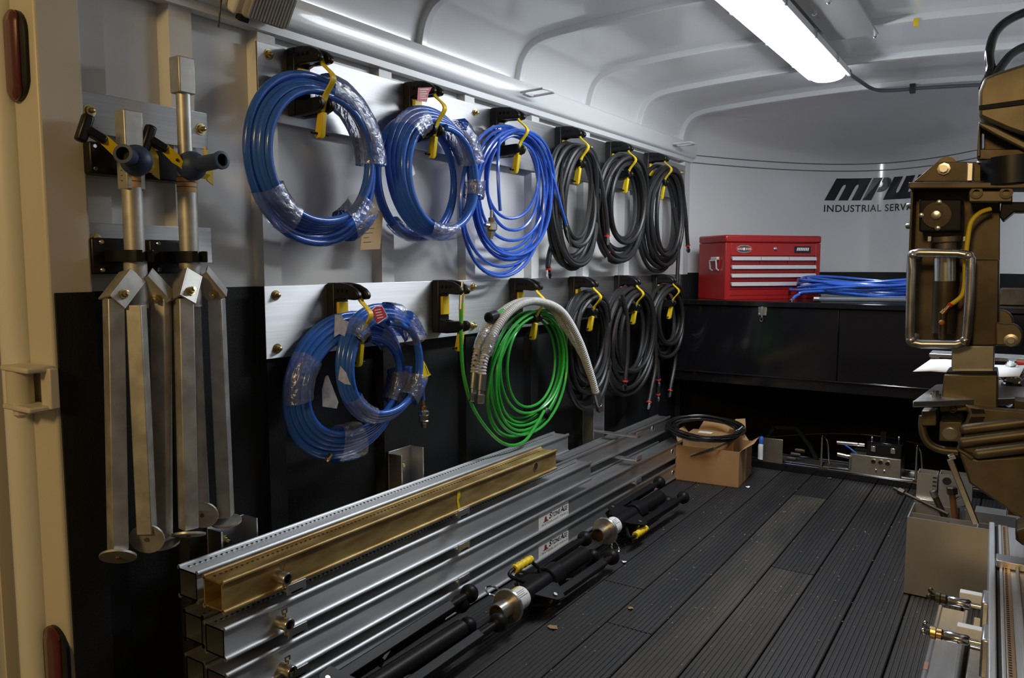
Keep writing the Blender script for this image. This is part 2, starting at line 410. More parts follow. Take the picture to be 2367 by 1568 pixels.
# ------------------------------------------------------------------ ceiling lamp, eave fittings
t = thing('strip_light', 'long white lit strip light on the ceiling', 'ceiling light', (-0.80, 2.6, 2.06))
LY0, LY1 = 2.40, 3.93
def lampsec(w_, z0, z1, n_=10):
    p = []
    for i in range(n_ + 1):
        q = PI * i / n_
        p.append((-0.80 - w_ * math.cos(q) * 1.0, z1 - (z1 - z0) * math.sin(q) ** 0.55))
    return p
mb = MB(); rows = []
for y, k in ((LY0, 0.55), (LY0 + 0.03, 0.9), (LY0 + 0.08, 1), (LY1 - 0.08, 1), (LY1 - 0.03, 0.92), (LY1, 0.6)):
    rows.append([V((-0.80 + (x + 0.80) * (0.8 + 0.2 * k), y, 2.032 + (z - 2.032) * k)) for x, z in lampsec(0.076, 1.985, 2.032)])
mb.grid(rows)
for r in (rows[0], rows[-1]): mb._add(r, [tuple(range(len(r)))])
mb.build('diffuser', ledlens, t, smooth=60)
mb = MB(); mb.prism([(-0.800 + x, LY0 - 0.01, z) for x, z in ((-0.092, 2.014), (-0.079, 2.014), (-0.078, 2.036), (0.078, 2.036), (0.079, 2.014), (0.092, 2.014), (0.088, 2.046), (0.06, 2.058), (-0.06, 2.058), (-0.088, 2.046))], (0, LY1 - LY0 + 0.02, 0)); mb.build('housing', lampbody, t, smooth=0)
for y in (2.55, 2.75, 3.2, 3.62):
    for sx in (-1, 1):
        MB().box(-0.80 + sx * 0.094 - 0.003, -0.80 + sx * 0.094 + 0.003, y - 0.012, y + 0.012, 2.010, 2.048).build('clip', chrome, t)
mb = MB(); mb.cyl((-0.72, LY1 + 0.0, 2.036), (-0.72, LY1 + 0.025, 2.036), 0.012); mb.build('cable_gland', greylead, t)
t = thing('roof_plate', 'bolted grey mounting plate on the ceiling right of the strip light', 'plate', (-0.58, 3.1, 2.055))
MB().box(-0.70, -0.52, 2.74, 3.42, 2.046, 2.054).build('plate', platepaint, t, bevel=0.002)
for x, y in ((-0.53, 2.85), (-0.53, 3.42), (-0.67, 3.0), (-0.60, 2.90)):
    MB().lathe((x, y, 2.046), (0, 0, -1), [(0, 0.009), (0.008, 0.009), (0.012, 0.005)], 8).build('bolt', chrome, t)
t = thing('roof_conduit', 'thin grey cable conduit crossing the far end of the ceiling', 'conduit', (-0.6, 4.3, 2.04))
mb = MB(); mb.tube(spline([(-0.72, 3.955, 2.03), (-0.71, 4.15, 2.035), (-0.68, 4.40, 2.035), (-0.60, 4.47, 2.033), (-0.40, 4.485, 2.028), (0.02, 4.487, 2.00)], 6), 0.009, 8); mb.build('pipe', greylead, t)
MB().box(-0.525, -0.500, 4.468, 4.503, 2.012, 2.056).build('saddle_clip', blackplas, t)
p = MB()
q = at(2117, 70, Y=3.318); p.box(q.x - 0.008, q.x + 0.008, 3.311, 3.318, 2.026, 2.056)
tag(p.build('tape_scrap', yellow), 'scrap of yellow tape on a ceiling bow', 'tape')

t = thing('dome_lamp', 'white utility lamp with ribbed clear lens at the top of the left wall', 'lamp', (-1.70, 1.42, 1.90))
B0 = V((-1.700, 1.378, 1.824)); 
MD = Mx.Translation(B0) @ Mx.Rotation(math.radians(32), 4, 'Y')
mb = MB(); mb.M = MD; mb.box(-0.012, 0.026, -0.060, 0.100, -0.038, 0.062); mb.build('base', lampbody, t, bevel=0.008)
mb = MB(); mb.M = MD; mb.box(0.026, 0.054, -0.045, 0.094, -0.034, 0.058); mb.build('lens', lensclear, t, bevel=0.012)
for i in range(14):
    mb = MB(); mb.M = MD; y = -0.038 + i * 0.0093; mb.box(0.052, 0.0575, y, y + 0.0045, -0.027, 0.051); mb.build('lens_rib', lensclear, t, smooth=0)
mb = MB(); mb.M = MD; mb.box(0.022, 0.042, -0.046, -0.020, -0.046, -0.033); mb.build('switch', blackplas, t)
mb = MB(); mb.tube(spline([(-1.715, 1.330, 1.835), (-1.712, 1.312, 1.835), (-1.712, 1.298, 1.81), (-1.715, 1.293, 1.77), (-1.72, 1.292, 1.742)], 5), 0.0026, 6)
mb.build('loose_wire', blackcable, t)
for i, (yy, lab) in enumerate(((2.74, 'flat folded white tie-down ring on the left eave rail near the second ceiling bow'), (4.35, 'flat folded white tie-down ring at the far end of the left eave rail'))):
    t = thing('tie_down_ring', lab, 'ring', (-1.70, yy, 1.83), 'eave tie-down rings')
    mb = MB(); mb.tube([(-1.712, yy - 0.045, 1.835), (-1.612, yy - 0.045, 1.838), (-1.606, yy - 0.02, 1.838), (-1.606, yy + 0.02, 1.838), (-1.612, yy + 0.045, 1.838), (-1.712, yy + 0.045, 1.835)], 0.005, 8); mb.build('ring', lampbody, t)
    mb = MB(); mb.box(-1.735, -1.70, yy - 0.03, yy + 0.03, 1.828, 1.842); mb.build('clip_plate', lampbody, t, bevel=0.002)

# marker lamps and hinge on the rear jamb
def marker(lab, u0, v0, u1, v1, grp='red marker lamps on the rear jamb'):
    ym = YR - 0.012
    a = at((u0 + u1) / 2, v0, Y=ym); b = at((u0 + u1) / 2, v1, Y=ym)
    wdt = (at(u1, (v0 + v1) / 2, Y=ym) - at(u0, (v0 + v1) / 2, Y=ym)).x / 2
    xc = (a.x + b.x) / 2
    t = thing('marker_lamp', lab, 'marker light', (xc, ym, (a.z + b.z) / 2), grp)
    def oval(r, y0, y1, dome):
        rows = []
        for y, k in ((y0, 1), (y1, 1), (y1 - dome, 0.8), (y1 - dome * 1.25, 0.35)):
            rr = r * k; row = []
            for i in range(24):
                q = 2 * PI * i / 24
                zc = a.z - r if math.sin(q) >= 0 else b.z + r
                row.append(V((xc + rr * math.cos(q), y, zc + rr * math.sin(q))))
            rows.append(row)
        mb = MB(); mb.grid(rows, True); mb._add(rows[-1], [tuple(range(24))]); return mb
    oval(wdt, ym + 0.002, ym - 0.005, 0.003).build('grommet', blackplas, t)
    oval(wdt * 0.66, ym - 0.006, ym - 0.0095, 0.004).build('lens', redlens, t)
marker('oval red marker lamp high on the rear door jamb', 12, 22, 66, 236)
marker('oval red marker lamp low on the rear door jamb at the bottom edge', 106, 1450, 162, 1660)
t = thing('door_hinge', 'cream painted door hinge on the rear jamb', 'hinge', tuple(at(55, 900, Y=YR - 0.03)))
h0 = at(47, 900, Y=YR - 0.045)
zt, zb = at(47, 848, Y=YR - 0.045).z, at(47, 940, Y=YR - 0.045).z
mb = MB(); mb.cyl((h0.x, h0.y, zb + 0.008), (h0.x, h0.y, zt - 0.008), 0.026, n=16); mb.build('barrel', creampaint, t)
for z0, z1 in ((zt - 0.008, zt + 0.004), (zb - 0.004, zb + 0.008)):
    mb = MB(); mb.box(h0.x - 0.03, h0.x + 0.085, YR - 0.07, YR - 0.012, z0, z1); mb.build('strap', creampaint, t, bevel=0.004)
mb = MB(); mb.box(h0.x + 0.055, h0.x + 0.095, YR - 0.03, YR - 0.0102, zb, zt); mb.build('leaf', creampaint, t, bevel=0.003)
mb = MB(); mb.lathe((h0.x, h0.y, zb - 0.004), (0, 0, -1), [(0, 0.017), (0.012, 0.017), (0.02, 0.008)], 8); mb.build('pin_nut', creampaint, t)

# ------------------------------------------------------------------ aluminium hook plates
def plate(lab, y0, y1, z0, z1, bolts, x=XP, m=aluplate, th=0.006, bm=zbolt, wash=True):
    t = thing('mounting_plate', lab, 'plate', (x, (y0 + y1) / 2, (z0 + z1) / 2), 'aluminium mounting plates on the left wall')
    MB().box(x - th, x, y0, y1, z0, z1).build('plate', m, t, bevel=0.0012)
    for y, z in bolts:
        mb = MB(); mb.lathe((x, y, z), (1, 0, 0), [(0, 0.0145), (0.002, 0.0145), (0.0022, 0.0105), (0.008, 0.0105), (0.0085, 0.006), (0.016, 0.006), (0.018, 0.003)], 12)
        mb.build('bolt', bm, t)
    return t
plate('long aluminium plate carrying the upper row of hose hooks', 1.43, 4.60, 1.541, 1.746,
      [(1.468, 1.718), (1.468, 1.57), (2.425, 1.715), (2.425, 1.572), (3.345, 1.70), (3.345, 1.575), (4.545, 1.70)])
plate('long aluminium plate carrying the lower row of hose hooks', 1.43, 4.56, 0.888, 1.092,
      [(1.468, 1.065), (1.468, 0.915), (2.405, 1.066), (2.405, 0.918), (3.345, 1.06), (3.345, 0.915), (4.50, 1.06)])
def pl(u, v): return at(u, v, X=XP)
a, b = pl(178, 318), pl(484, 410)
plate('short aluminium plate behind the blue knobs of the galvanized stands', a.y, b.y, 1.440, 1.530, [(a.y + 0.03, 1.488), (b.y - 0.02, 1.488)])
plate('short aluminium plate behind the black clips of the galvanized stands', a.y, b.y, 1.155, 1.243, [(a.y + 0.03, 1.205)])

# ------------------------------------------------------------------ hose hooks
ARMLEN = 0.128
def hook_parts(t, empty=False):
    o = V(t['_o']); mb = lambda: (lambda m: (setattr(m, 'M', Mx.Translation(o)), m)[1])(MB())
    m = mb(); m.box(0, 0.030, -0.030, 0.030, -0.093, 0.093); m.build('backplate', blackplas, t, bevel=0.004)
    for y in (-0.019, 0.019):
        m = mb(); p = [(0.004, 0.093), (0.050, 0.0935), (0.085, 0.088), (0.112, 0.076), (0.126, 0.063), (0.128, 0.052), (0.122, 0.045), (0.105, 0.043), (0.050, 0.046), (0.029, 0.040)]
        m.prism([(x, y - 0.0085, z) for x, z in p], (0, 0.017, 0)); m.build('upper_prong', blackplas, t, bevel=0.004)
        m = mb(); p = [(0.004, -0.093), (0.060, -0.094), (0.100, -0.090), (0.122, -0.082), (0.129, -0.070), (0.127, -0.058), (0.116, -0.050), (0.100, -0.050), (0.060, -0.052), (0.029, -0.047)]
        m.prism([(x, y - 0.0085, z) for x, z in p], (0, 0.017, 0)); m.build('lower_prong', blackplas, t, bevel=0.004)
    m = mb(); m.box(0.02, 0.075, -0.0105, 0.0105, 0.048, 0.088); m.build('upper_web', blackplas, t)
    m = mb(); m.box(0.02, 0.085, -0.0105, 0.0105, -0.088, -0.056); m.build('lower_web', blackplas, t)
    for x in (0.042, 0.060, 0.078):
        m = mb(); m.lathe((x, -0.0277, 0.070), (0, -1, 0), [(0, 0.006), (0.003, 0.005)], 8); m.build('rivet', blacksteel, t)
    m = mb(); m.box(0.028, 0.040, -0.020, 0.020, -0.030, 0.036); m.build('pad', yellow, t, bevel=0.003)
    bul = 0.105 if empty else 0.150
    pts = spline([(0.100, 0, 0.066), (0.112, 0, 0.040), (bul, 0, 0.0), (0.118 if not empty else 0.105, 0, -0.045), (0.104, 0, -0.085)], 5)
    m = mb(); rows = [[V((p.x - 0.003, -0.0085, p.z)), V((p.x + 0.003, -0.0085, p.z)), V((p.x + 0.003, 0.0085, p.z)), V((p.x - 0.003, 0.0085, p.z))] for p in pts]
    m.grid(rows, True); m.build('strap', yellow, t)
    m = mb(); m.prism([(0.115, -0.009, -0.088), (0.094, -0.009, -0.086), (0.080, -0.009, -0.150), (0.084, -0.009, -0.157), (0.100, -0.009, -0.157), (0.106, -0.009, -0.150)], (0, 0.018, 0)); m.build('pull_tab', yellow, t, bevel=0.003)
    m = mb(); m.cyl((0.092, -0.030, -0.145), (0.092, 0.030, -0.145), 0.0035, n=8); m.build('cross_pin', blacksteel, t)
HU = [(1.56, 'holding the large blue coil with the manila tag'), (2.05, 'holding the blue coil with the red label on top'), (2.555, 'holding the thin light blue hose'),
      (3.05, 'holding the nearest black hose of the upper row'), (3.545, 'holding the middle black hose of the upper row'), (4.005, 'holding the farthest black hose of the upper row')]
HL = [(1.69, 'holding the two stacked blue coils of the lower row'), (2.19, 'left empty between the blue coils and the green coil'), (2.688, 'holding the green coil and grey ribbed hoses'),
      (3.185, 'holding the black hose just right of the grey ribbed hoses'), (3.66, 'holding the middle black hose of the lower row'), (4.15, 'holding the farthest black hose of the lower row')]
ZU, ZL = 1.656, 1.003
hk = None
for row, z, nm in ((HU, ZU, 'upper'), (HL, ZL, 'lower')):
    for y, lab in row:
        if 'empty' in lab:
            t = thing('hose_hook', 'black hose hook with yellow strap, %s' % lab, 'hook', (XP, y, z), 'black hose hooks with yellow straps'); hook_parts(t, True); continue
        if hk is None:
            hk = thing('hose_hook', 'black hook with yellow strap %s' % lab, 'hook', (XP, y, z), 'black hose hooks with yellow straps'); hook_parts(hk)
        else: dup(hk, (XP, y, z), 'black hook with yellow strap %s' % lab)

# ------------------------------------------------------------------ hose coils
def loop_pt(L, q):
    """L = (ztop, yc, a, b, xtop, xbot, skew): point at angle q from the top, going round the coil"""
    zt, yc, a, b, xt, xb, sk = L
    c = (1 - math.cos(q)) / 2
    sx = math.sin(q); sx = math.copysign(abs(sx) ** 0.92, sx)
    return V((xt + (xb - xt) * c, yc + a * sx + sk * c, zt - 2 * b * c))
def helix(loops, per=56, start=0.0, end=0.0):
    pts = []
    for i in range(len(loops)):
        A = loops[i]; B = loops[min(i + 1, len(loops) - 1)]
        for k in range(per):
            f = k / per; q = 2 * PI * f; g = f * f * (3 - 2 * f)
            pts.append(loop_pt([A[j] + (B[j] - A[j]) * g for j in range(7)], q))
    return pts[int(start * per): len(pts) - int(end * per)]
def make_loops(n, ztop, zbot_in, zbot_out, y0, y1, win, x0, x1, xb0, xb1, rs, r, drop=0.0, jy=0.01, jz=0.012, ordered=False):
    """n turns; inner turn narrower than the outer one"""
    rn = random.Random(rs); out = []
    for i in range(n):
        f = i / max(n - 1, 1)
        a = (y1 - y0) / 2 * (win + (1 - win) * f); yc = (y0 + y1) / 2 + rn.uniform(-jy, jy)
        zt = ztop - (1 - f) * drop
        zb = zbot_in + (zbot_out - zbot_in) * f + rn.uniform(-jz, jz)
        if ordered:
            out.append((zt, yc, a, (zt - zb) / 2, x1 - (x1 - x0) * f, xb1 - (xb1 - xb0) * f, rn.uniform(-jy, jy))); continue
        out.append((zt, yc, a + rn.uniform(-jy, jy) * 0.5, (zt - zb) / 2, x0 + (x1 - x0) * ((i * 0.618 + rs * 0.13) % 1.0), xb0 + (xb1 - xb0) * ((i * 0.618 + 0.37) % 1.0), rn.uniform(-jy, jy)))
    return out
def sleeve(loops, q0, q1, r, par, n=14, pad=0.004, ph=18, name='plastic_wrap'):
    rows = []
    for k in range(n + 1):
        q = q0 + (q1 - q0) * k / n
        P = [loop_pt(L, q) for L in loops]
        c = sum(P, V()) / len(P)
        e = V((0, math.sin(q), math.cos(q))).normalized()
        dr = [(p - c).dot(e) for p in P]; dx = [p.x - c.x for p in P]
        cr = (max(dr) + min(dr)) / 2; cxx = (max(dx) + min(dx)) / 2
        rr = (max(dr) - min(dr)) / 2 + r + pad; rx = (max(dx) - min(dx)) / 2 + r + pad
        row = []
        for j in range(ph):
            a = 2 * PI * j / ph; ca, sa = math.cos(a), math.sin(a)
            ca = math.copysign(abs(ca) ** 0.7, ca); sa = math.copysign(abs(sa) ** 0.7, sa)
            k2 = 1 + random.uniform(-0.035, 0.035)
            row.append(c + e * (cr + rr * ca * k2) + V((cxx + rx * sa * k2, 0, 0)))
        rows.append(row)
    mb = MB(); mb.grid(rows, True); return mb.build(name, film, par, smooth=70)
def fitting(t, p, d, s=1.0, redring=True):
    """crimped hose end: red ring, ferrule and swivel nut, at p pointing along d"""
    p = V(p); d = V(d).normalized()
    if redring:
        MB().lathe(p - d * 0.004 * s, d, [(0, 0.0145 * s), (0.007 * s, 0.0145 * s)], 10).build('ring', redferrule, t)
    mb = MB(); mb.lathe(p + d * 0.003 * s, d, [(0, 0.010 * s), (0.014 * s, 0.010 * s), (0.0145 * s, 0.013 * s), (0.030 * s, 0.013 * s), (0.031 * s, 0.009 * s), (0.038 * s, 0.009 * s)], 6)
    mb.build('end_fitting', chrome, t, smooth=25)
def hang_tag(t, name, m, pts, th=0.0008):
    mb = MB(); mb.prism(pts, (th, 0, 0)); return mb.build(name, m, t, smooth=0)

# blue coil 1
R1 = 0.0112
t = thing('hose_coil', 'largest blue hose coil, plastic wrapped, with a manila tag, nearest in the upper row', 'hose', (-1.64, 1.57, 1.45), 'blue hose coils')
lo = make_loops(6, 1.672, 1.275, 1.235, 1.345, 1.800, 0.80, XP + 0.042, XP + 0.108, XP + 0.03, XP + 0.10, 3, R1, drop=0.055, jy=0.006, jz=0.006, ordered=True)
lo[5] = (1.672, 1.565, 0.232, 0.230, XP + 0.06, XP + 0.05, 0.02)
mb = MB(); mb.tube(helix(lo), R1, 10); mb.build('hose', bluehose, t)
sleeve(lo, 0.10, 0.80 * PI / 1.6, R1, t); sleeve(lo, 0.70 * PI, 0.86 * PI, R1, t); sleeve(lo, 1.16 * PI, 1.34 * PI, R1, t)
g = [at(u, v, X=XP + 0.03) for u, v in ((832, 578), (878, 576), (885, 494), (876, 487), (852, 488), (840, 500))]
hang_tag(t, 'manila_tag', manila, [(p.x, p.y, p.z) for p in g])
q = at(857, 493, X=XP + 0.0315); mb = MB(); mb.lathe(q, (1, 0, 0), [(0, 0.006), (0.001, 0.006)], 10); mb.build('eyelet', rust, t)
for k, ln in enumerate((0.8, 0.55, 0.8, 0.7, 0.4, 0.6)):
    a = at(843 - k * 0.6, 508 + k * 10.5, X=XP + 0.0312); b = at(843 - k * 0.6 + 30 * ln, 508 + k * 10.5 - 1, X=XP + 0.0312)
    MB().obox(a, b, 0.0006, 0.0016, (1, 0, 0)).build('print_line', ink, t, smooth=0)
# blue coil 2
t = thing('hose_coil', 'blue hose coil with a red label on its top, second in the upper row', 'hose', (-1.64, 2.05, 1.45), 'blue hose coils')
lo = make_loops(6, 1.668, 1.270, 1.250, 1.875, 2.310, 0.80, XP + 0.045, XP + 0.118, XP + 0.075, XP + 0.115, 5, R1, drop=0.065, jy=0.005, jz=0.005, ordered=True)
lob = make_loops(3, 1.630, 1.245, 1.232, 1.845, 2.255, 0.93, XP + 0.03, XP + 0.05, XP + 0.016, XP + 0.04, 6, R1, drop=0.02, jy=0.006)
mb = MB(); mb.tube(helix(lo), R1, 10); mb.tube(helix(lob), R1, 10); mb.build('hose', bluehose, t)
sleeve(lo, 0.16 * PI, 0.40 * PI, R1, t); sleeve(lo, 0.50 * PI, 0.60 * PI, R1, t); sleeve(lo, 0.90 * PI, 1.12 * PI, R1, t); sleeve(lo, 1.72 * PI, 1.86 * PI, R1, t); sleeve(lob, 1.02 * PI, 1.22 * PI, R1, t)
g = [at(u, v, X=XP + 0.133) for u, v in ((966, 203), (998, 202), (991, 215), (986, 236), (964, 233))]
hang_tag(t, 'red_label', redlabel, [(p.x, p.y, p.z) for p in g])
for k in range(5):
    a = at(971, 207 + k * 5.2, X=XP + 0.1342); b = at(971 + (20, 15, 17, 13, 16)[k], 206.5 + k * 5.2, X=XP + 0.1342)
    MB().obox(a, b, 0.0005, 0.0022, (1, 0, 0)).build('print_line', whitelabel, t, smooth=0)
g = [at(u, v, X=XP + 0.02) for u, v in ((940, 360), (948, 365), (960, 402), (948, 412), (938, 385))]
hang_tag(t, 'white_tag', whitelabel, [(p.x, p.y, p.z) for p in g])
# thin light blue hose 3
R3 = 0.0064
t = thing('hose_coil', 'thin light blue hose in loose loops with a steel swivel end', 'hose', (-1.64, 2.57, 1.4), 'blue hose coils')
rn = random.Random(12); lo = []
for i in range(11):
    f = i / 10
    zb = (1.36, 1.30, 1.27, 1.22, 1.20, 1.19, 1.18, 1.175, 1.16, 1.125, 1.105)[i]
    a = (0.150, 0.190, 0.215, 0.235, 0.250, 0.262, 0.268, 0.276, 0.280, 0.270, 0.285)[i]
    zt = 1.640 + 0.034 * f - (0.02 if i == 0 else 0)
    lo.append((zt, 2.600 + rn.uniform(-0.02, 0.02) - (0.05 if i > 8 else 0), a, (zt - zb) / 2, XP + rn.uniform(0.05, 0.115), XP + rn.uniform(0.015, 0.115), rn.uniform(-0.03, 0.02) - (0.05 if i > 8 else 0)))
mb = MB(); mb.tube(helix(lo, 48), R3, 8)
tail = spline([(XP + 0.10, 2.44, 1.62), (XP + 0.13, 2.385, 1.52), (XP + 0.14, 2.375, 1.42), (XP + 0.14, 2.385, 1.345)], 6)
mb.tube(tail, R3, 8)
t2 = spline([(XP + 0.07, 2.80, 1.60), (XP + 0.09, 2.86, 1.5), (XP + 0.10, 2.90, 1.40), (XP + 0.10, 2.95, 1.32)], 6); mb.tube(t2, R3, 8)
mb.build('hose', bluethin, t)
q = at(1136, 485, X=XP + 0.14)
mb = MB(); mb.lathe(q, (0, 0, -1), [(0, 0.006), (0.028, 0.006)], 10); mb.build('crimp_sleeve', nickel, t)
mb = MB(); mb.lathe(q - V((0, 0, 0.028)), (0, 0, -1), [(0, 0.011), (0.014, 0.012), (0.016, 0.009)], 6); mb.build('brass_nut', brass, t, smooth=0)
mb = MB(); mb.lathe(q - V((0, 0, 0.042)), (-0.15, 0.05, -1), [(0, 0.014), (0.006, 0.022), (0.026, 0.024), (0.034, 0.018), (0.050, 0.018), (0.052, 0.011), (0.062, 0.011)], 8); mb.build('swivel_body', nickel, t, smooth=20)
mb = MB(); mb.lathe(q + V((0.0, -0.022, -0.058)), (0, -1, 0.1), [(0, 0.010), (0.014, 0.010), (0.02, 0.006)], 8); mb.build('side_plug', nickel, t)
e = V(t2[-1]); d = V((0, 0.42, -0.9)).normalized()
mb = MB(); mb.lathe(e, d, [(0, 0.008), (0.05, 0.008), (0.055, 0.005), (0.10, 0.005)], 8); mb.build('crimp_sleeve', nickel, t)
# swivel fitting on the plate left of coil 3
q = at(1140, 308, X=XP)
t = thing('hose_swivel', 'dull metal swivel fitting on the upper hook plate, left of the thin blue hose', 'fitting', (XP, q.y, q.z))
mb = MB(); mb.lathe(V((XP, q.y - 0.02, q.z)), (0.9, -0.55, 0.02), [(0, 0.013), (0.03, 0.013), (0.031, 0.020), (0.055, 0.021), (0.06, 0.017), (0.075, 0.016), (0.08, 0.008), (0.088, 0.007)], 10); mb.build('body', nickel, t)

# black rubber hoses
RB = 0.0115
def black_hose(lab, n, ztop, zi, zo, y0, y1, win, seed, tails, r=RB, bow=0.05, grp='black rubber hoses', extra=()):
    t = thing('rubber_hose', lab, 'hose', (-1.66, (y0 + y1) / 2, ztop - 0.2), grp)
    lo = make_loops(n, ztop, zi, zo, y0, y1, win, XP + 0.040, XP + 0.125, XP + 0.014, XP + 0.115, seed, r, drop=0.045, jy=0.026, jz=0.034)
    lo += list(extra)
    mb = MB(); mb.tube(helix(lo, 44), r, 8)
    for tl in tails: mb.tube(spline(tl, 7), r, 8)
    mb.build('hose', blackhose, t)
    for tl in tails:
        d = V(tl[-1]) - V(tl[-2]); fitting(t, V(tl[-1]), d)
    return t
def px(u, v, dx=0.06): p = at(u, v, X=XP + dx); return (p.x, p.y, p.z)
ZT = ZU + 0.022
black_hose('nearest black rubber hose of the upper row, beside the thin blue hose', 8, ZT, 1.26, 1.125, 2.875, 3.30, 0.62, 21,
           [[px(1360, 345, .09), px(1385, 400, .11), px(1398, 470, .12), px(1404, 530, .12), px(1404, 546, .12)], [px(1300, 520, .03), px(1275, 570, .03), px(1267, 610, .03), px(1268, 622, .03)]])
black_hose('middle black rubber hose of the upper row, hanging between two other black hoses', 8, ZT, 1.27, 1.135, 3.285, 3.83, 0.60, 33,
           [[px(1400, 420, .05), px(1395, 500, .06), px(1402, 560, .07), px(1404, 584, .07)]])
black_hose('farthest black rubber hose of the upper row, next to the front wall', 9, ZT + 0.01, 1.24, 1.12, 3.82, 4.40, 0.58, 47,
           [[px(1578, 440, .09), px(1585, 500, .10), px(1588, 545, .10), px(1590, 568, .10)], [px(1560, 480, .08), px(1568, 560, .09), px(1566, 630, .09), px(1564, 664, .09)]])

# lower row: two stacked blue coils
ZT = ZL + 0.020
t = thing('hose_coil', 'big blue hose coil in plastic wrap, behind the smaller coil in the lower row', 'hose', (-1.66, 1.72, 0.8), 'blue hose coils')
lo = make_loops(6, 1.000, 0.650, 0.575, 1.480, 1.965, 0.78, XP + 0.035, XP + 0.075, XP + 0.03, XP + 0.075, 8, 0.0105, drop=0.07, jy=0.005, jz=0.005, ordered=True)
lo = [(a_, b_ + 0.005, c_, d_, e_, f_, -0.035) for a_, b_, c_, d_, e_, f_, g_ in lo]
mb = MB(); mb.tube(helix(lo), 0.0105, 10); mb.build('hose', bluehose, t)
for q0, q1 in ((0.12, 0.30), (0.46, 0.66), (0.95, 1.08), (1.46, 1.68)): sleeve(lo, q0 * PI, q1 * PI, 0.0105, t)
g = [at(u, v, X=XP + 0.028) for u, v in ((752, 870), (758, 868), (782, 930), (778, 945), (745, 940), (744, 900))]
hang_tag(t, 'white_tag', dullcard, [(p.x, p.y, p.z) for p in g])
q = at(757, 1063, X=XP + 0.05); mb = MB(); mb.lathe(q, (0.2, -0.8, -0.5), [(-0.02, 0.008), (0.0, 0.008), (0.002, 0.006), (0.01, 0.006)], 8); mb.build('end_fitting', brass, t)
t = thing('hose_coil', 'smaller blue hose coil with torn white labels, front of the lower row pair', 'hose', (-1.62, 1.79, 0.85), 'blue hose coils')
lo = make_loops(5, 1.022, 0.700, 0.668, 1.612, 1.972, 0.84, XP + 0.085, XP + 0.125, XP + 0.095, XP + 0.125, 9, 0.0100, drop=0.05, jy=0.004, jz=0.004, ordered=True)
mb = MB(); mb.tube(helix(lo), 0.0100, 10); mb.build('hose', bluehose, t)
for q0, q1 in ((0.02, 0.12), (0.18, 0.36), (0.60, 0.78), (1.12, 1.34), (1.70, 1.80)): sleeve(lo, q0 * PI, q1 * PI, 0.0100, t)
g = [at(u, v, X=XP + 0.140) for u, v in ((774, 728), (790, 727), (794, 740), (806, 744), (796, 778), (784, 772), (772, 780))]
hang_tag(t, 'torn_label', dullcard, [(p.x, p.y, p.z) for p in g])
g = [at(u, v, X=XP + 0.142) for u, v in ((786, 846), (800, 862), (806, 880), (811, 890), (796, 888), (781, 878))]
hang_tag(t, 'torn_label', dullcard, [(p.x, p.y, p.z) for p in g])
g = [at(u, v, X=XP + 0.145) for u, v in ((857, 720), (870, 709), (883, 709), (895, 732), (872, 747))]
hang_tag(t, 'red_label', redlabel, [(p.x, p.y, p.z) for p in g])
g = [at(u, v, X=XP + 0.1445) for u, v in ((856, 718), (869, 707), (884, 707), (897, 732), (894, 735), (874, 749), (871, 747))]
hang_tag(t, 'label_border', whitelabel, [(p.x - 0.001, p.y, p.z) for p in g], 0.0006)
for k in range(4):
    a = at(866 + k * 2, 718 + k * 6, X=XP + 0.1461); b = at(880 + k * 2, 715 + k * 6, X=XP + 0.1461)
    MB().obox(a, b, 0.0005, 0.0022, (1, 0, 0)).build('print_line', whitelabel, t, smooth=0)
# yellow tag with a hanging end
q = at(982, 862, X=XP + 0.09)
t = thing('hose_end', 'dangling metal swivel with a yellow tag, right of the stacked blue coils', 'fitting', tuple(q))
g = [at(u, v, X=XP + 0.095) for u, v in ((967, 838), (979, 834), (996, 867), (982, 874), (968, 876))]
hang_tag(t, 'yellow_tag', yellow, [(p.x, p.y, p.z) for p in g])
for k in range(2):
    a = at(983 + k * 4, 846 - k, X=XP + 0.0963); b = at(990 + k * 4, 866 - k, X=XP + 0.0963); MB().obox(a, b, 0.0004, 0.0012, (1, 0, 0)).build('print_line', ink, t, smooth=0)
mb = MB(); mb.tube(spline([px(960, 800, .085), px(972, 860, .09), px(977, 900, .09), px(979, 925, .09)], 6), 0.0055, 8); mb.build('line', bluethin, t)
q = at(979, 925, X=XP + 0.09); 
mb = MB(); mb.lathe(q, (0, 0, -1), [(0, 0.005), (0.02, 0.005), (0.021, 0.010), (0.034, 0.010)], 8); mb.build('brass_nut', brass, t)
mb = MB(); mb.lathe(q - V((0, 0, 0.034)), (0, 0, -1), [(0, 0.013), (0.004, 0.019), (0.014, 0.020), (0.018, 0.016), (0.034, 0.016), (0.036, 0.018), (0.042, 0.017), (0.046, 0.010), (0.060, 0.009)], 10); mb.build('swivel_body', nickel, t, smooth=25)

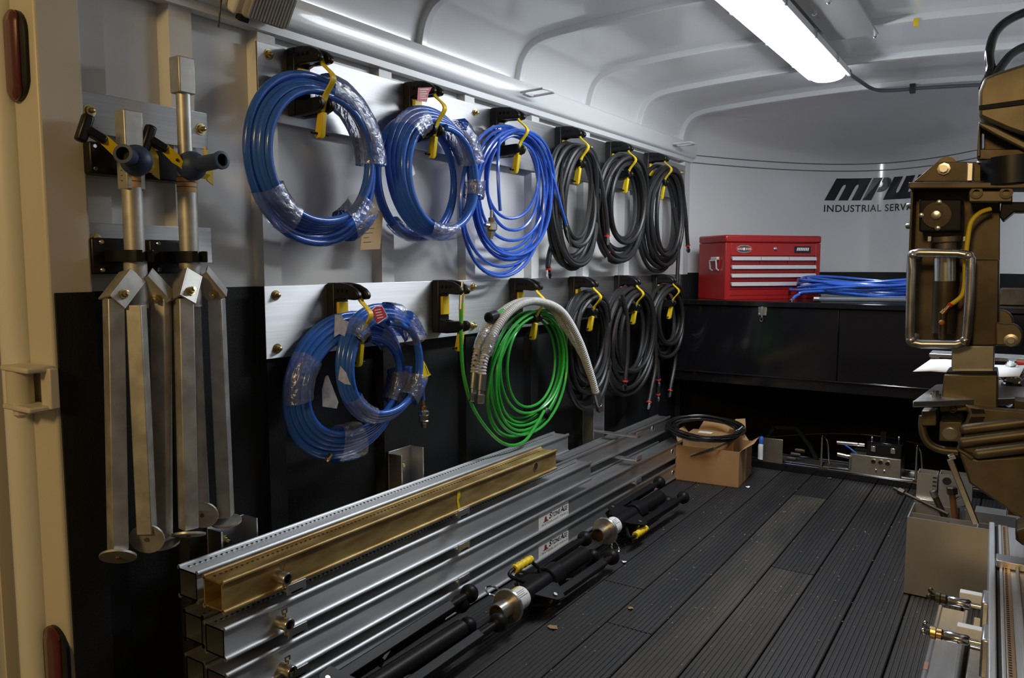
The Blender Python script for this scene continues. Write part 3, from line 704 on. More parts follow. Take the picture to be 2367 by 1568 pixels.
# green coil
RG = 0.0060
t = thing('hose_coil', 'bright green hose coil tied with black tape in the lower row', 'hose', (-1.64, 2.69, 0.7))
rn = random.Random(5); lo = []
for i in range(9):
    f = i / 8
    zb = (0.575, 0.560, 0.530, 0.515, 0.500, 0.490, 0.470, 0.460, 0.450)[i]
    a = (0.205, 0.222, 0.238, 0.250, 0.258, 0.266, 0.274, 0.282, 0.290)[i]
    zt = 0.935 + 0.03 * f
    lo.append((zt, 2.725 - 0.018 * f + rn.uniform(-0.006, 0.006), a, (zt - zb) / 2, XP + 0.05 + 0.07 * ((i * .618) % 1), XP + 0.03 + 0.09 * ((i * .618 + .2) % 1), -0.05 * f))
mb = MB(); mb.tube(helix(lo, 56), RG, 8)
tail = [px(1067, 682, .115), px(1066, 740, .118), px(1066, 800, .12), px(1072, 870, .12), px(1090, 935, .12), px(1120, 985, .12), px(1155, 1020, .12), px(1185, 1030, .12), px(1215, 1018, .12), px(1238, 985, .12), px(1258, 950, .115)]
mb.tube(spline(tail, 7), RG * 1.1, 8)
t2 = [px(1215, 693, .10), px(1190, 700, .11), px(1165, 715, .12), px(1148, 728, .125)]
mb.tube(spline(t2, 6), RG, 8)
mb.build('hose', greenhose, t)
q = V(px(1258, 955, .085)); mb = MB(); mb.lathe(q - V((0, -0.012, -0.008)), (0, -0.75, -0.66), [(0, 0.026), (0.014, 0.027), (0.024, 0.025)], 12); mb.build('tape_band', blackplas, t)
q0 = V(px(1067, 682, .115)); mb = MB(); mb.lathe(q0, (0, 0.10, 1), [(-0.05, 0.0075), (0, 0.0075), (0.002, 0.005), (0.045, 0.005)], 8); mb.build('end_fitting', nickel, t)
mb = MB(); mb.lathe(q0 - V((0, 0, 0.075)), (0, 0.05, 1), [(0, 0.0085), (0.045, 0.0085)], 8); mb.build('yellow_sleeve', yellow, t)
q1 = V(px(1148, 728, .125)); d = (V(px(1115, 740, .135)) - q1).normalized()
mb = MB(); mb.lathe(q1, d, [(-0.02, 0.007), (0, 0.007), (0.001, 0.014), (0.012, 0.014)], 6); mb.build('brass_nut', brass, t, smooth=0)
mb = MB(); mb.lathe(q1 + d * 0.012, d, [(0, 0.020), (0.05, 0.020), (0.056, 0.014)], 12); mb.build('black_cap', blackplas, t)
# two grey ribbed hoses draped over the green coil
def ribbed(lab, pts, r=0.0150):
    t = thing('ribbed_hose', lab, 'hose', tuple(pts[len(pts) // 2]), 'grey ribbed hoses')
    P = spline(pts, 10); L = sum((P[i + 1] - P[i]).length for i in range(len(P) - 1))
    nn = int(L / 0.0026); Q = []; acc = 0; j = 0; seg = (P[1] - P[0]).length
    for i in range(nn + 1):
        s = L * i / nn
        while s > acc + seg and j < len(P) - 2: acc += seg; j += 1; seg = (P[j + 1] - P[j]).length
        Q.append(P[j].lerp(P[j + 1], min(1, (s - acc) / seg)))
    rr = [r * (1.07, 1.10, 1.05, 0.82)[i % 4] for i in range(len(Q))]
    mb = MB(); mb.tube(Q, rr, 12); mb.build('hose', greyhose, t, smooth=50)
    for e, p in ((P[0], P[3]), (P[-1], P[-4])):
        d = (e - p).normalized()
        mb = MB(); mb.lathe(e - d * 0.01, d, [(0, r * 1.18), (0.055, r * 1.18), (0.057, r * 0.9), (0.070, r * 0.9)], 14); mb.build('ferrule', steel, t)
        mb = MB(); mb.lathe(e + d * 0.060, d, [(0, r * 1.15), (0.003, r * 1.25), (0.030, r * 1.25), (0.033, r * 1.0)], 6); mb.build('hex_nut', steel, t, smooth=0)
    return t
ta = ribbed('front grey ribbed hose draped over the green coil, steel nuts at both ends', [V(px(1113, 872, .170)), V(px(1118, 835, .170)), V(px(1135, 785, .165)), V(px(1165, 735, .155)), V(px(1205, 703, .145)), V(px(1250, 698, .14)), V(px(1300, 722, .15)), V(px(1340, 790, .155)), V(px(1367, 870, .16)), V(px(1378, 912, .16))])
tb = ribbed('rear grey ribbed hose, draped beside the front one over the green coil', [V(px(1096, 868, .125)), V(px(1101, 825, .125)), V(px(1115, 782, .12)), V(px(1145, 735, .115)), V(px(1185, 705, .115)), V(px(1225, 696, .115)), V(px(1268, 708, .12)), V(px(1298, 745, .12)), V(px(1340, 810, .115)), V(px(1371, 885, .11))], 0.0142)
for t, us in ((ta, ((1142, 768), (1124, 818))), (tb, ((1122, 766), (1104, 812)))):
    (u0, v0), (u1, v1) = us
    a = V(px(u0, v0, .166 if t is ta else .12)); b = V(px(u1, v1, .169 if t is ta else .123)); n_ = 6; rows = []
    for i in range(n_ + 1):
        c = a.lerp(b, i / n_); d = (b - a).normalized(); e1 = d.orthogonal().normalized(); e2 = d.cross(e1)
        rows.append([c + (e1 * math.cos(2 * PI * j / 14) + e2 * math.sin(2 * PI * j / 14)) * 0.0225 * random.uniform(0.93, 1.1) for j in range(14)])
    MB().grid(rows, True).build('plastic_wrap', film, t, smooth=70)
    for k in range(3):
        c = V(px(u1 - 3 - k * 3, v1 + 8 + k * 12, .186 if t is ta else .139)); MB().box(c.x - 0.0006, c.x, c.y - 0.006, c.y + 0.006, c.z - 0.005, c.z + 0.001).build('marker_writing', mat('purple_marker', (0.06, 0.03, 0.25), 0.5) if 'purple_marker' not in MATS else MATS['purple_marker'], t)
ZT = ZL + 0.024
black_hose('black rubber hose of the lower row, just right of the grey ribbed hoses', 8, ZT, 0.64, 0.50, 2.99, 3.45, 0.6, 61, [], extra=())
black_hose('middle black rubber hose of the lower row with a red ringed end hanging in front', 9, ZT + 0.012, 0.62, 0.47, 3.36, 3.99, 0.55, 72,
           [[px(1438, 680, .12), px(1450, 740, .13), px(1450, 820, .13), px(1446, 870, .13), px(1445, 882, .13)], [px(1512, 760, .1), px(1516, 840, .1), px(1506, 900, .1), px(1500, 930, .1)]])
black_hose('farthest black rubber hose of the lower row, ends hanging low', 7, ZT + 0.012, 0.72, 0.62, 3.92, 4.42, 0.6, 85,
           [[px(1520, 720, .06), px(1519, 800, .06), px(1521, 860, .06), px(1522, 878, .06)], [px(1515, 740, .04), px(1518, 830, .04), px(1521, 890, .04), px(1521, 912, .04)],
            [px(1562, 780, .07), px(1560, 840, .07), px(1552, 885, .07), px(1549, 903, .07)]])

# ------------------------------------------------------------------ rack of extruded rails along the left wall
BW = 0.083
def rail(lab, x0, z0, y0, y1, m, holes=True, stub=None, endhole=None, sticker=None, hole_side=0.3):
    x1 = x0 + BW; z1 = z0 + BW
    t = thing('extruded_rail', lab, 'rail', ((x0 + x1) / 2, (y0 + y1) / 2, z0), 'extruded lancing rails in the wall rack')
    mb = MB(); i = 0.007; w_ = 0.004
    mb.box(x0 + i, x0 + i + w_, y0, y1, z0 + i, z1 - i); mb.box(x1 - i - w_, x1 - i, y0, y1, z0 + i, z1 - i)
    mb.box(x0 + i + w_, x1 - i - w_, y0, y1, z1 - i - w_, z1 - i); mb.box(x0 + i + w_, x1 - i - w_, y0, y1, z0 + i, z0 + i + w_)
    for cx_, cz_, hx, hz in ((x0 + 0.006, z0 + 0.006, 1, 1), (x1 - 0.006, z0 + 0.006, -1, 1), (x0 + 0.006, z1 - 0.006, 1, -1), (x1 - 0.006, z1 - 0.006, -1, -1)):
        mb.cyl((cx_, y0, cz_), (cx_, y1, cz_), 0.006, n=10)
    mb.build('extrusion', m, t)
    if holes:
        hm = MB(); n_ = int((y1 - y0 - 0.04) / 0.0155); xh = x0 + BW * hole_side
        for k in range(n_):
            y = y0 + 0.02 + k * 0.0155; hm.box(xh - 0.0045, xh + 0.0045, y - 0.0035, y + 0.0035, z1 - i - 0.0006, z1 - i + 0.0005)
        hm.build('rack_holes', bore, t, kind='stuff', smooth=0)
        hm = MB()
        for k in range(n_):
            y = y0 + 0.02 + k * 0.0155; hm.box(xh + 0.0045, xh + 0.0065, y - 0.0038, y + 0.0038, z1 - i - 0.0006, z1 - i + 0.0022)
        hm.build('rack_teeth', m, t, kind='stuff', smooth=0)
    if stub:
        y, z = stub; xf = x1 - i
        mb = MB(); mb.lathe((xf, y, z), (1, 0, 0), [(0, 0.0165), (0.038, 0.0165), (0.040, 0.015), (0.040, 0.0115), (0.006, 0.0115)], 16, cap=False); mb.build('locking_stub', steel, t)
        s_ = MB(); s_.lathe((xf + 0.006, y, z), (1, 0, 0), [(0, 0.0114), (0.001, 0.0114)], 14); s_.build('stub_bore', bore, t)
        mb = MB(); mb.cyl((xf + 0.022, y, z - 0.028), (xf + 0.022, y, z + 0.026), 0.003, n=8); mb.tube([(xf + 0.022, y - 0.006, z + 0.024), (xf + 0.022, y - 0.008, z + 0.036), (xf + 0.022, y + 0.006, z + 0.036), (xf + 0.022, y + 0.006, z + 0.026)], 0.0025, 6); mb.build('pin', zbolt, t)
    if endhole:
        y, z = endhole; xf = x1 - i
        MB().lathe((xf - 0.001, y, z), (1, 0, 0), [(0, 0.0145), (0.0018, 0.0145)], 18).build('hole_shadow', bore, t)
        mb = MB(); mb.lathe((xf, y, z), (1, 0, 0), [(0, 0.0165), (0.0022, 0.0160), (0.0022, 0.0145), (0, 0.0145)], 18, cap=False); mb.build('hole_rim', m, t)
    if sticker:
        y0s, y1s, z0s, z1s = sticker; xf = x1 - i
        st = MB().box(xf, xf + 0.0006, y0s, y1s, z0s, z1s).build('sticker', whitelabel, t, smooth=0)
        wd = y1s - y0s; hh = z1s - z0s
        fn = lambda oy, oz: (lambda x, y: V((xf + 0.0011, y0s + oy + x, z0s + oz + y)))
        letters('S', wd * 0.10, hh * 0.38, fn(wd * 0.33, hh * 0.45), 0.25, 0.02).build('lettering', ink, st, smooth=0)
        letters('TONE', wd * 0.28, hh * 0.29, fn(wd * 0.43, hh * 0.45), 0.25, 0.02).build('lettering', ink, st, smooth=0)
        letters('A', wd * 0.11, hh * 0.38, fn(wd * 0.71, hh * 0.45), 0.25, 0.02).build('lettering', ink, st, smooth=0)
        letters('GE', wd * 0.14, hh * 0.29, fn(wd * 0.82, hh * 0.45), 0.25, 0.02).build('lettering', ink, st, smooth=0)
        letters('WATERBLAST TOOLS', wd * 0.86, hh * 0.13, fn(wd * 0.10, hh * 0.16), 0.0, 0.0, 1.5).build('lettering', ink, st, smooth=0)
        q = lambda x, y: (xf + 0.0011, y0s + wd * x, z0s + hh * y)
        MB()._add([q(.13, .36), q(.18, .46), q(.195, .72), q(.245, .72), q(.26, .50), q(.32, .36)], [(0, 1, 2, 3, 4, 5)]).build('emblem', mesared, st, smooth=0)
    return t
XF0 = -1.500 - BW; XB0 = XF0 - BW - 0.012
Z1, Z2, Z3, Z4 = 0.343, 0.230, 0.119, 0.006
rail('yellow zinc plated rail, front of the top rack level', XF0, Z1, 1.09, 2.63, zinc, stub=(1.248, Z1 + 0.040), endhole=(2.475, Z1 + 0.046))
rail('silver rail behind the yellow rail on the top rack level', XB0, Z1 + 0.002, 1.09, 2.90, alurail, hole_side=0.24)
rail('silver rail on the second rack level, front, its far end short of the others', XF0, Z2, 1.09, 2.93, alurail, stub=(1.25, Z2 + 0.035), hole_side=0.26)
rail('silver rail on the second rack level against the wall, long, far end hole visible', XB0, Z2 + 0.002, 1.10, 4.06, alurail, endhole=(3.83, Z2 + 0.055), hole_side=0.70)
rail('long silver rail on the third rack level, upper of the two stickered rails', XF0, Z3, 1.09, 4.03, alurail, stub=(1.255, Z3 + 0.022), endhole=(3.87, Z3 + 0.043), holes=False,
     sticker=(2.50, 2.735, Z3 + 0.012, Z3 + 0.071))
rail('silver rail on the third rack level against the wall, seen only at its near end', XB0, Z3, 1.10, 3.9, alurail, holes=False)
rail('long silver rail at floor level, lower of the two stickered rails', XF0, Z4, 1.09, 4.05, alurail, endhole=(3.885, Z4 + 0.038), holes=False,
     sticker=(2.50, 2.735, Z4 + 0.012, Z4 + 0.071))
rail('silver rail on the floor against the wall behind the lower stickered rail', XB0, Z4, 1.10, 3.9, alurail, holes=False)
q = at(1071, 1132, X=-1.497)
mb = MB(); mb.prism([(-1.5062, 1.985, 0.419), (-1.5062, 2.000, 0.419), (-1.5062, 2.000, 0.395), (-1.5062, 1.990, 0.385), (-1.5062, 2.002, 0.348), (-1.5062, 1.990, 0.345), (-1.5062, 1.982, 0.38)], (0.0012, 0, 0))
tag(mb.build('yellow_tape', yellow, smooth=0), 'strip of yellow tape stuck on the side of the yellow zinc rail', 'tape')
def bracket(lab, yc, ztop, whole=True):
    t = thing('rack_bracket', lab, 'bracket', (XW, yc, 0), 'aluminium rack brackets on the left wall')
    w_ = 0.058
    mb = MB(); mb.box(XW + 0.001, XW + 0.006, yc - w_, yc + w_, 0.0, ztop); mb.box(XW + 0.006, XW + 0.062, yc - w_, yc - w_ + 0.005, 0.0, ztop - 0.006); mb.box(XW + 0.006, XW + 0.062, yc + w_ - 0.005, yc + w_, 0.0, ztop); mb.build('channel', alu, t, bevel=0.001)
    for z in (ztop - 0.055, 0.30):
        mb = MB(); mb.lathe((XW + 0.006, yc - 0.005, z), (1, 0, 0), [(0, 0.014), (0.002, 0.014), (0.0022, 0.010), (0.009, 0.010), (0.0095, 0.006), (0.022, 0.006)], 10); mb.build('bolt', zbolt, t)
    for z in (Z1, Z2, Z3):
        mb = MB(); mb.box(XW + 0.006, -1.478, yc - 0.020, yc + 0.020, z - 0.0075, z - 0.0015); mb.build('arm', alu, t, bevel=0.0008)
        mb = MB(); mb.box(-1.484, -1.478, yc - 0.030, yc + 0.030, z - 0.0075, z + 0.018); mb.build('end_tab', alu, t, bevel=0.001)
bracket('wall bracket of the rail rack nearest the trailer door, under the galvanized stands', 1.285, 0.47)
bracket('wall bracket of the rail rack under the stacked blue coils', 1.985, 0.525)
bracket('wall bracket of the rail rack at the far end, under the black hoses', 3.375, 0.60)

# ------------------------------------------------------------------ galvanized folding stands clamped on the wall
def stand(lab, pole, top, capshape, knob, collar_px, hub, legs, x=-1.655):
    """pixel measures on the plane of the pole"""
    P = lambda u, v, dx=0.0: at(u, v, X=x + dx)
    t = thing('pipe_stand', lab, 'stand', tuple(P(*hub)), 'galvanized folding pipe stands on the left wall')
    a = P(*pole[0]); b = P(*pole[1])
    b = V((x, (a.y + b.y) / 2, b.z)); a = V((x, b.y, a.z))
    mb = MB(); mb.cyl(a, b, 0.0215, n=20); mb.build('pole', galv, t)
    c0 = P(*top[0]); c1 = P(*top[1])
    if capshape == 'bar':
        mb = MB(); mb.box(x - 0.019, x + 0.019, a.y - 0.022, a.y + 0.022, a.z - 0.03, c0.z); mb.build('square_bar', galv, t, bevel=0.003)
    else:
        mb = MB(); mb.cyl((x, a.y, a.z - 0.03), (x, a.y, c1.z), 0.0165, n=18); mb.build('inner_pipe', galv, t)
        mb = MB(); mb.box(x - 0.019, x + 0.019, a.y - 0.021, a.y + 0.021, c1.z, c0.z); mb.build('square_cap', galv, t, bevel=0.003)
    # paper label round the pole and the blue knob
    z0 = P(*collar_px[1]).z; z1 = P(*collar_px[0]).z
    mb = MB(); mb.lathe((x, a.y, z0), (0, 0, 1), [(0, 0.0222), (z1 - z0, 0.0222)], 20); lb = mb.build('paper_label', manila, t)
    for k in range(3):
        mb = MB(); mb.lathe((x, a.y, z0 + 0.012 + k * 0.011), (0, 0, 1), [(0, 0.0224), (0.0015, 0.0224)], 20); mb.build('print_line', ink, lb)
    kz = P(*knob[0]).z; kc = V((x + 0.028, a.y - 0.004, kz)); kd = V(knob[1]).normalized()
    mb = MB(); mb.sphere(kc, 0.034, 16); mb.build('blue_knob', bluegrip, t)
    mb = MB(); mb.lathe(kc, kd, [(0.02, 0.0185), (knob[2] - 0.012, 0.0175), (knob[2] - 0.008, 0.0205), (knob[2], 0.0205), (knob[2] + 0.001, 0.014), (knob[2] - 0.03, 0.0135)], 18, cap=False); mb.build('knob_handle', bluegrip, t)
    mb = MB(); mb.lathe(kc, kd, [(knob[2] - 0.02, 0.0138), (knob[2] - 0.019, 0.0138)], 14); mb.build('knob_bore', bore, t)
    hp = V((x, a.y, P(*hub).z))
    mb = MB(); mb.cyl(hp - V((0, 0, 0.06)), hp + V((0, 0, 0.045)), 0.0245, n=16); mb.build('hub', galv, t)
    for L in legs:
        p0 = P(*L['b0'], L.get('dx0', 0.0)); p1 = P(*L['b1'], L.get('dx1', 0.03)); q0 = P(*L['l0'], L.get('dx1', 0.03)); q1 = P(*L['l1'], L.get('dx2', 0.03))
        mb = MB()
        hint = V(L.get('hint', (1, 0, 0))); d = (p1 - p0).normalized(); h = (hint - d * hint.dot(d)).normalized(); s = d.cross(h)
        W = 0.046
        mb.obox(p0 + s * 0.019 , p1 + s * 0.019, 0.046, 0.004, h); mb.obox(p0 - s * 0.019, p1 - s * 0.019, 0.046, 0.004, h); mb.obox(p0 + h * 0.021, p1 + h * 0.021, 0.004, 0.036, h)
        if 'nb' not in L: mb.build('leg_bracket', galv, t)
        bc = p0.lerp(p1, 0.72)
        for sg in (() if 'nb' in L else (1,)):
            mb = MB(); mb.lathe(bc + h * 0.023, h, [(0, 0.011), (0.003, 0.011), (0.0035, 0.008), (0.011, 0.008), (0.012, 0.004), (0.018, 0.004)], 8); mb.build('bolt', zbolt, t)
        d = (q1 - q0).normalized(); h2 = (hint - d * hint.dot(d)).normalized(); s2 = d.cross(h2)
        mb = MB(); mb.obox(q0, q1, 0.034, 0.034, h2); mb.build('leg', galv, t, bevel=0.002)
        fd = (V(L.get('fd', (0.3, -0.55, -0.6)))).normalized()
        mb = MB(); mb.lathe(q1 + d * 0.012, fd, [(0, 0.038), (0.005, 0.038)], 22); mb.build('foot_disc', galv, t)
        mb = MB(); mb.lathe(q1 + d * 0.012 + fd * 0.005, fd, [(0, 0.005), (0.003, 0.005)], 8); mb.build('foot_bolt', rust, t)
    return t
stand('galvanized folding stand on the left wall, nearer the trailer door, flat bar top', ((302, 408), (318, 690)), ((302, 258), (302, 330)), 'bar', ((305, 374), (0.55, -0.80, 0.10), 0.062),
      ((310, 400), (312, 434)), (318, 650),
      [dict(b0=(306, 640), b1=(258, 702), l0=(262, 690), l1=(273, 1272), dx1=0.012, dx2=0.015, hint=(1, -0.15, 0), fd=(0.45, -0.45, -0.75)),
       dict(b0=(330, 640), b1=(382, 695), l0=(372, 690), l1=(376, 1240), dx1=0.012, dx2=0.0, hint=(0.5, -0.86, 0), fd=(-0.1, 0.1, -1)),
       dict(b0=(316, 668), b1=(318, 715), l0=(314, 705), l1=(340, 1232), nb=1, dx0=0.03, dx1=0.03, dx2=0.03, hint=(0.6, -0.8, 0), fd=(0.62, -0.72, -0.28))])
stand('taller galvanized folding stand on the left wall, farther from the trailer door', ((432, 400), (440, 690)), ((432, 137), (432, 220)), 'pipe', ((455, 389), (0.93, 0.05, 0.06), 0.105),
      ((434, 410), (436, 446)), (440, 650),
      [dict(b0=(436, 638), b1=(420, 700), l0=(424, 690), l1=(436, 1222), dx0=0.012, dx1=0.042, dx2=0.045, hint=(1, -0.15, 0), fd=(0.3, -0.3, -0.9)),
       dict(b0=(462, 632), b1=(508, 688), l0=(500, 690), l1=(522, 1192), dx1=0.012, dx2=-0.005, hint=(0.6, -0.8, 0), fd=(-0.1, 0.1, -1)),
       dict(b0=(445, 660), b1=(446, 705), l0=(446, 700), l1=(468, 1178), nb=1, dx0=-0.02, dx1=-0.03, dx2=-0.02, hint=(0.8, -0.6, 0), fd=(0.6, -0.7, -0.3))])
# clips that hold the stands
def stand_clip(lab, u, v, x=-1.655):
    c = at(u, v, X=x); o = V((XP, c.y, c.z))
    t = thing('pipe_clip', lab, 'clip', tuple(o), 'black pipe clips on the short plates')
    mb = MB(); mb.box(o.x, o.x + 0.028, o.y - 0.062, o.y + 0.04, o.z - 0.040, o.z + 0.040); mb.build('backplate', blackplas, t, bevel=0.004)
    for z in (-0.031, 0.031):
        mb = MB(); mb.lathe((o.x + 0.028, o.y - 0.040, o.z + z), (1, 0, 0), [(0, 0.006), (0.003, 0.004)], 8); mb.build('screw', chrome, t)
    for sg in (-1, 1):
        pts = [V((o.x + 0.02, o.y + sg * 0.030, o.z)), V((o.x + 0.055, o.y + sg * 0.029, o.z)), V((o.x + 0.095, o.y + sg * 0.028, o.z)), V((o.x + 0.118, o.y + sg * 0.020, o.z)), V((o.x + 0.126, o.y + sg * 0.012, o.z))]
        mb = MB(); rows = []
        for p in pts: rows.append([p + V((-0.003, -0.005, -0.013)), p + V((0.003, 0.005, -0.013)), p + V((0.003, 0.005, 0.013)), p + V((-0.003, -0.005, 0.013))])
        mb.grid(rows, True)
        for r in (rows[0], rows[-1]): mb._add(r, [(0, 1, 2, 3)])
        mb.build('clip_arm', blackplas, t, bevel=0.002)
stand_clip('black plastic clip gripping the lower pole of the nearer galvanized stand', 313, 592)
stand_clip('black plastic clip gripping the lower pole of the taller galvanized stand', 440, 594)
def strap_clamp(lab, u, v, side, x=-1.655):
    c = at(u, v, X=x); o = V((XP, c.y, c.z))
    t = thing('strap_clamp', lab, 'clamp', tuple(o), 'rubber strap clamps on the short plates')
    mb = MB(); mb.box(o.x, o.x + 0.050, o.y - 0.070, o.y + 0.045, o.z - 0.034, o.z + 0.034); mb.build('block', blackplas, t, bevel=0.004)
    for yy, zz in ((-0.06, 0.024), (-0.06, -0.024), (0.035, 0.024)):
        mb = MB(); mb.lathe((o.x + 0.050, o.y + yy, o.z + zz), (1, 0, 0), [(0, 0.005), (0.003, 0.004)], 8); mb.build('screw', chrome, t)
    a = V((x + 0.025, c.y - 0.075, c.z + 0.030)); b = V((x + 0.040, c.y - 0.020, c.z - 0.022))
    mb = MB(); rows = []
    for p, w_ in ((a, 0.011), (a.lerp(b, 0.4), 0.012), (a.lerp(b, 0.6), 0.008), (b, 0.0075), (V((x + 0.032, c.y + 0.03, c.z - 0.024)), 0.007)):
        n_ = V((0.5, 0.35, 0.75)); rows.append([p - n_ * w_, p + n_ * w_, p + n_ * w_ + V((0.003, -0.003, 0)), p - n_ * w_ + V((0.003, -0.003, 0))])
    mb.grid(rows, True); st = mb.build('strap', yellow, t)
    for f in (0.45, 0.72, 0.95):
        p = a.lerp(b, f) + V((0.004, -0.003, 0)); mb = MB(); mb.lathe(p, (0.85, -0.5, 0), [(0, 0.0036), (0.0015, 0.0036)], 8); mb.build('strap_hole', bore, st)
    h0 = a; h1 = a + V((-0.012, -0.034, 0.020))
    mb = MB(); mb.obox(h0 + (b - a) * 0.06, h1, 0.019, 0.019, (1, 0, 0)); mb.build('handle_stem', blackplas, t, bevel=0.004)
    d = V((0.12, 0.28, 0.92)).normalized(); mb = MB(); mb.obox(h1 - d * 0.030, h1 + d * 0.030, 0.022, 0.022, (1, 0, 0)); mb.build('handle_grip', blackplas, t, bevel=0.006)
    mb = MB(); mb.prism([(x + 0.01, c.y + 0.040, c.z - 0.03), (x + 0.01, c.y + 0.030, c.z + 0.0), (x + 0.01, c.y + 0.036, c.z + 0.05), (x + 0.01, c.y + 0.055, c.z + 0.01), (x + 0.01, c.y + 0.056, c.z - 0.04)], (0.004, 0, 0)); mb.build('strap_end', yellow, t)
strap_clamp('black clamp with yellow strap and T handle, on the nearer galvanized stand', 305, 368, 0)
strap_clamp('black clamp with yellow strap and T handle, on the taller galvanized stand', 436, 385, 0)

# ------------------------------------------------------------------ black folding stands on the floor
def floor_stand(lab, tip, length, roll, legang, grip=0.25, ring=True, yaw=0.0, collar=True, axis_z=0.088):
    o = V((tip[0], tip[1], axis_z))
    t = thing('folding_stand', lab, 'stand', (tip[0], tip[1], 0), 'black folding stands on the floor')
    M0 = Mx.Translation(o) @ Mx.Rotation(yaw, 4, 'Z')
    def mk(): m = MB(); m.M = M0; return m
    ax = V((0, 1, 0))
    if collar:
        m = mk(); m.lathe((0, 0, 0), ax, [(0.0, 0.0285), (0.075, 0.0285), (0.075, 0.025)], 20, cap=False); m.lathe((0, 0.0, 0), ax, [(0.0, 0.0285), (0, 0.0245), (0.05, 0.0245)], 20, cap=False); m.build('stub_tube', steel, t)
        m = mk(); m.lathe((0, 0.05, 0), ax, [(0, 0.0244), (0.001, 0.0244)], 18); m.build('tube_bore', mat('dark_rust', (0.05, 0.02, 0.012), 0.8) if 'dark_rust' not in MATS else MATS['dark_rust'], t)
        m = mk(); m.lathe((0, 0.058, 0), ax, [(0, 0.052), (0.004, 0.055), (0.010, 0.055), (0.014, 0.050)], 26); m.build('flange', steel, t)
        m = mk(); m.lathe((0, 0.071, 0), ax, [(0, 0.040), (0.012, 0.040)], 20); m.build('black_collar', blacksteel, t)
        m = mk(); m.lathe((0, 0.083, 0), ax, [(0, 0.0355), (0.062, 0.0355)], 24); lb = m.build('paper_label', whitelabel, t, label='white paper label round the tube')
        if collar == 2:
            rows = []
            for yy in (0.0845, 0.1435): rows.append([V((0.0359 * math.sin(q), yy, 0.0359 * math.cos(q))) for q in [roll * 0 - 0.75 + 0.5 * k / 5 for k in range(6)]])
            m = mk(); m.grid(rows); m.build('yellow_band', yellow, lb, smooth=60)
        for k in range(4):
            rows = []
            for yy in (0.092, 0.137 - 0.006 * (k % 3)): rows.append([V((0.0359 * math.sin(q), yy, 0.0359 * math.cos(q))) for q in (0.35 + 0.17 * k, 0.39 + 0.17 * k)])
            m = mk(); m.grid(rows); m.build('print_line', ink, lb, smooth=0)
        m = mk(); m.cyl((0, 0.145, 0), (0, length * 0.80, 0), 0.032, n=18); m.build('main_tube', blacksteel, t)
        m = mk(); m.cyl((0, length * 0.42, 0), (0, length * 0.52, 0), 0.042, n=18); m.build('sliding_collar', blacksteel, t, bevel=0.003)
    for i, a in enumerate(legang):
        a = a + roll; r0 = V((math.cos(a), 0, math.sin(a)))
        rr = 0.066 if collar else 0.060
        p0 = r0 * rr * 0.95 + ax * (0.24); p1 = r0 * rr * 1.05 + ax * (length - 0.03 * (i % 2))
        s = r0.cross(ax)
        m = mk()
        for sg in (-1, 1):
            pp = [r0 * 0.02 + ax * 0.17, r0 * 0.085 + ax * 0.235, r0 * 0.090 + ax * 0.275, r0 * 0.02 + ax * 0.32]
            m.prism([q + s * (0.0165 * sg - 0.0025) for q in pp], s * 0.005)
        m.build('hinge_lug', blacksteel, t)
        m = mk(); m.cyl(r0 * 0.066 + ax * 0.245 - s * 0.024, r0 * 0.066 + ax * 0.245 + s * 0.024, 0.007, n=8); m.build('hinge_bolt', steel, t)
        m = mk(); m.obox(p0, p0.lerp(p1, 0.84), 0.029, 0.029, r0); m.build('leg', blacksteel, t, bevel=0.003)
        m = mk(); m.cyl(p0.lerp(p1, 0.82), p1, 0.0125, n=12); m.build('leg_extension', blacksteel, t)
        m = mk(); m.sphere(p1, 0.0295, 16); m.build('ball_foot', blacksteel, t)
        m = mk(); m.obox(ax * (length * 0.50) + r0 * 0.035, p0.lerp(p1, 0.42), 0.008, 0.016, r0); m.build('brace', blacksteel, t)
    if grip is not None:
        g = V((math.cos(grip), 0, math.sin(grip)))
        m = mk(); m.tube(spline([g * 0.030 + ax * 0.20, g * 0.072 + ax * 0.15, g * 0.085 + ax * 0.165, g * 0.085 + ax * 0.21], 5), 0.0065, 8); m.tube([g * 0.085 + ax * 0.28, g * 0.05 + ax * 0.30, g * 0.03 + ax * 0.30], 0.0065, 8); m.build('grip_rod', blacksteel, t)
        m = mk(); n_ = 24; m.tube([g * 0.085 + ax * (0.185 + 0.105 * k / n_) for k in range(n_ + 1)], [0.0135 + 0.0018 * math.sin(k * PI / 3) for k in range(n_ + 1)], 12); m.build('grip', yellow, t, label='yellow hand grip')
    if ring:
        g = V((math.cos(ring), 0, math.sin(ring)))
        m = mk(); c = g * 0.075 + ax * 0.085
        m.tube([g * 0.03 + ax * 0.11, g * 0.055 + ax * 0.10], 0.005, 8)
        m.tube([c + g * 0.024 * math.cos(q) + ax * 0.024 * math.sin(q) for q in [2 * PI * k / 16 for k in range(16)]], 0.0032, 8, closed=True); m.build('pin_ring', chrome, t)
    return t
floor_stand('black folding stand with yellow grip, farthest of the three on the floor by the rails', (-1.335, 2.66), 0.76, 0.0, (math.radians(162), math.radians(-18), math.radians(252)), grip=math.radians(-28), ring=math.radians(-62), yaw=math.radians(-0.5), collar=1, axis_z=0.098)
floor_stand('black folding stand with yellow grip, middle of the three, below the lower emblem sticker', (-1.295, 1.90), 0.72, 0.0, (math.radians(176), math.radians(-28), math.radians(240)), grip=math.radians(128), ring=math.radians(160), yaw=math.radians(0.5), collar=2, axis_z=0.086)
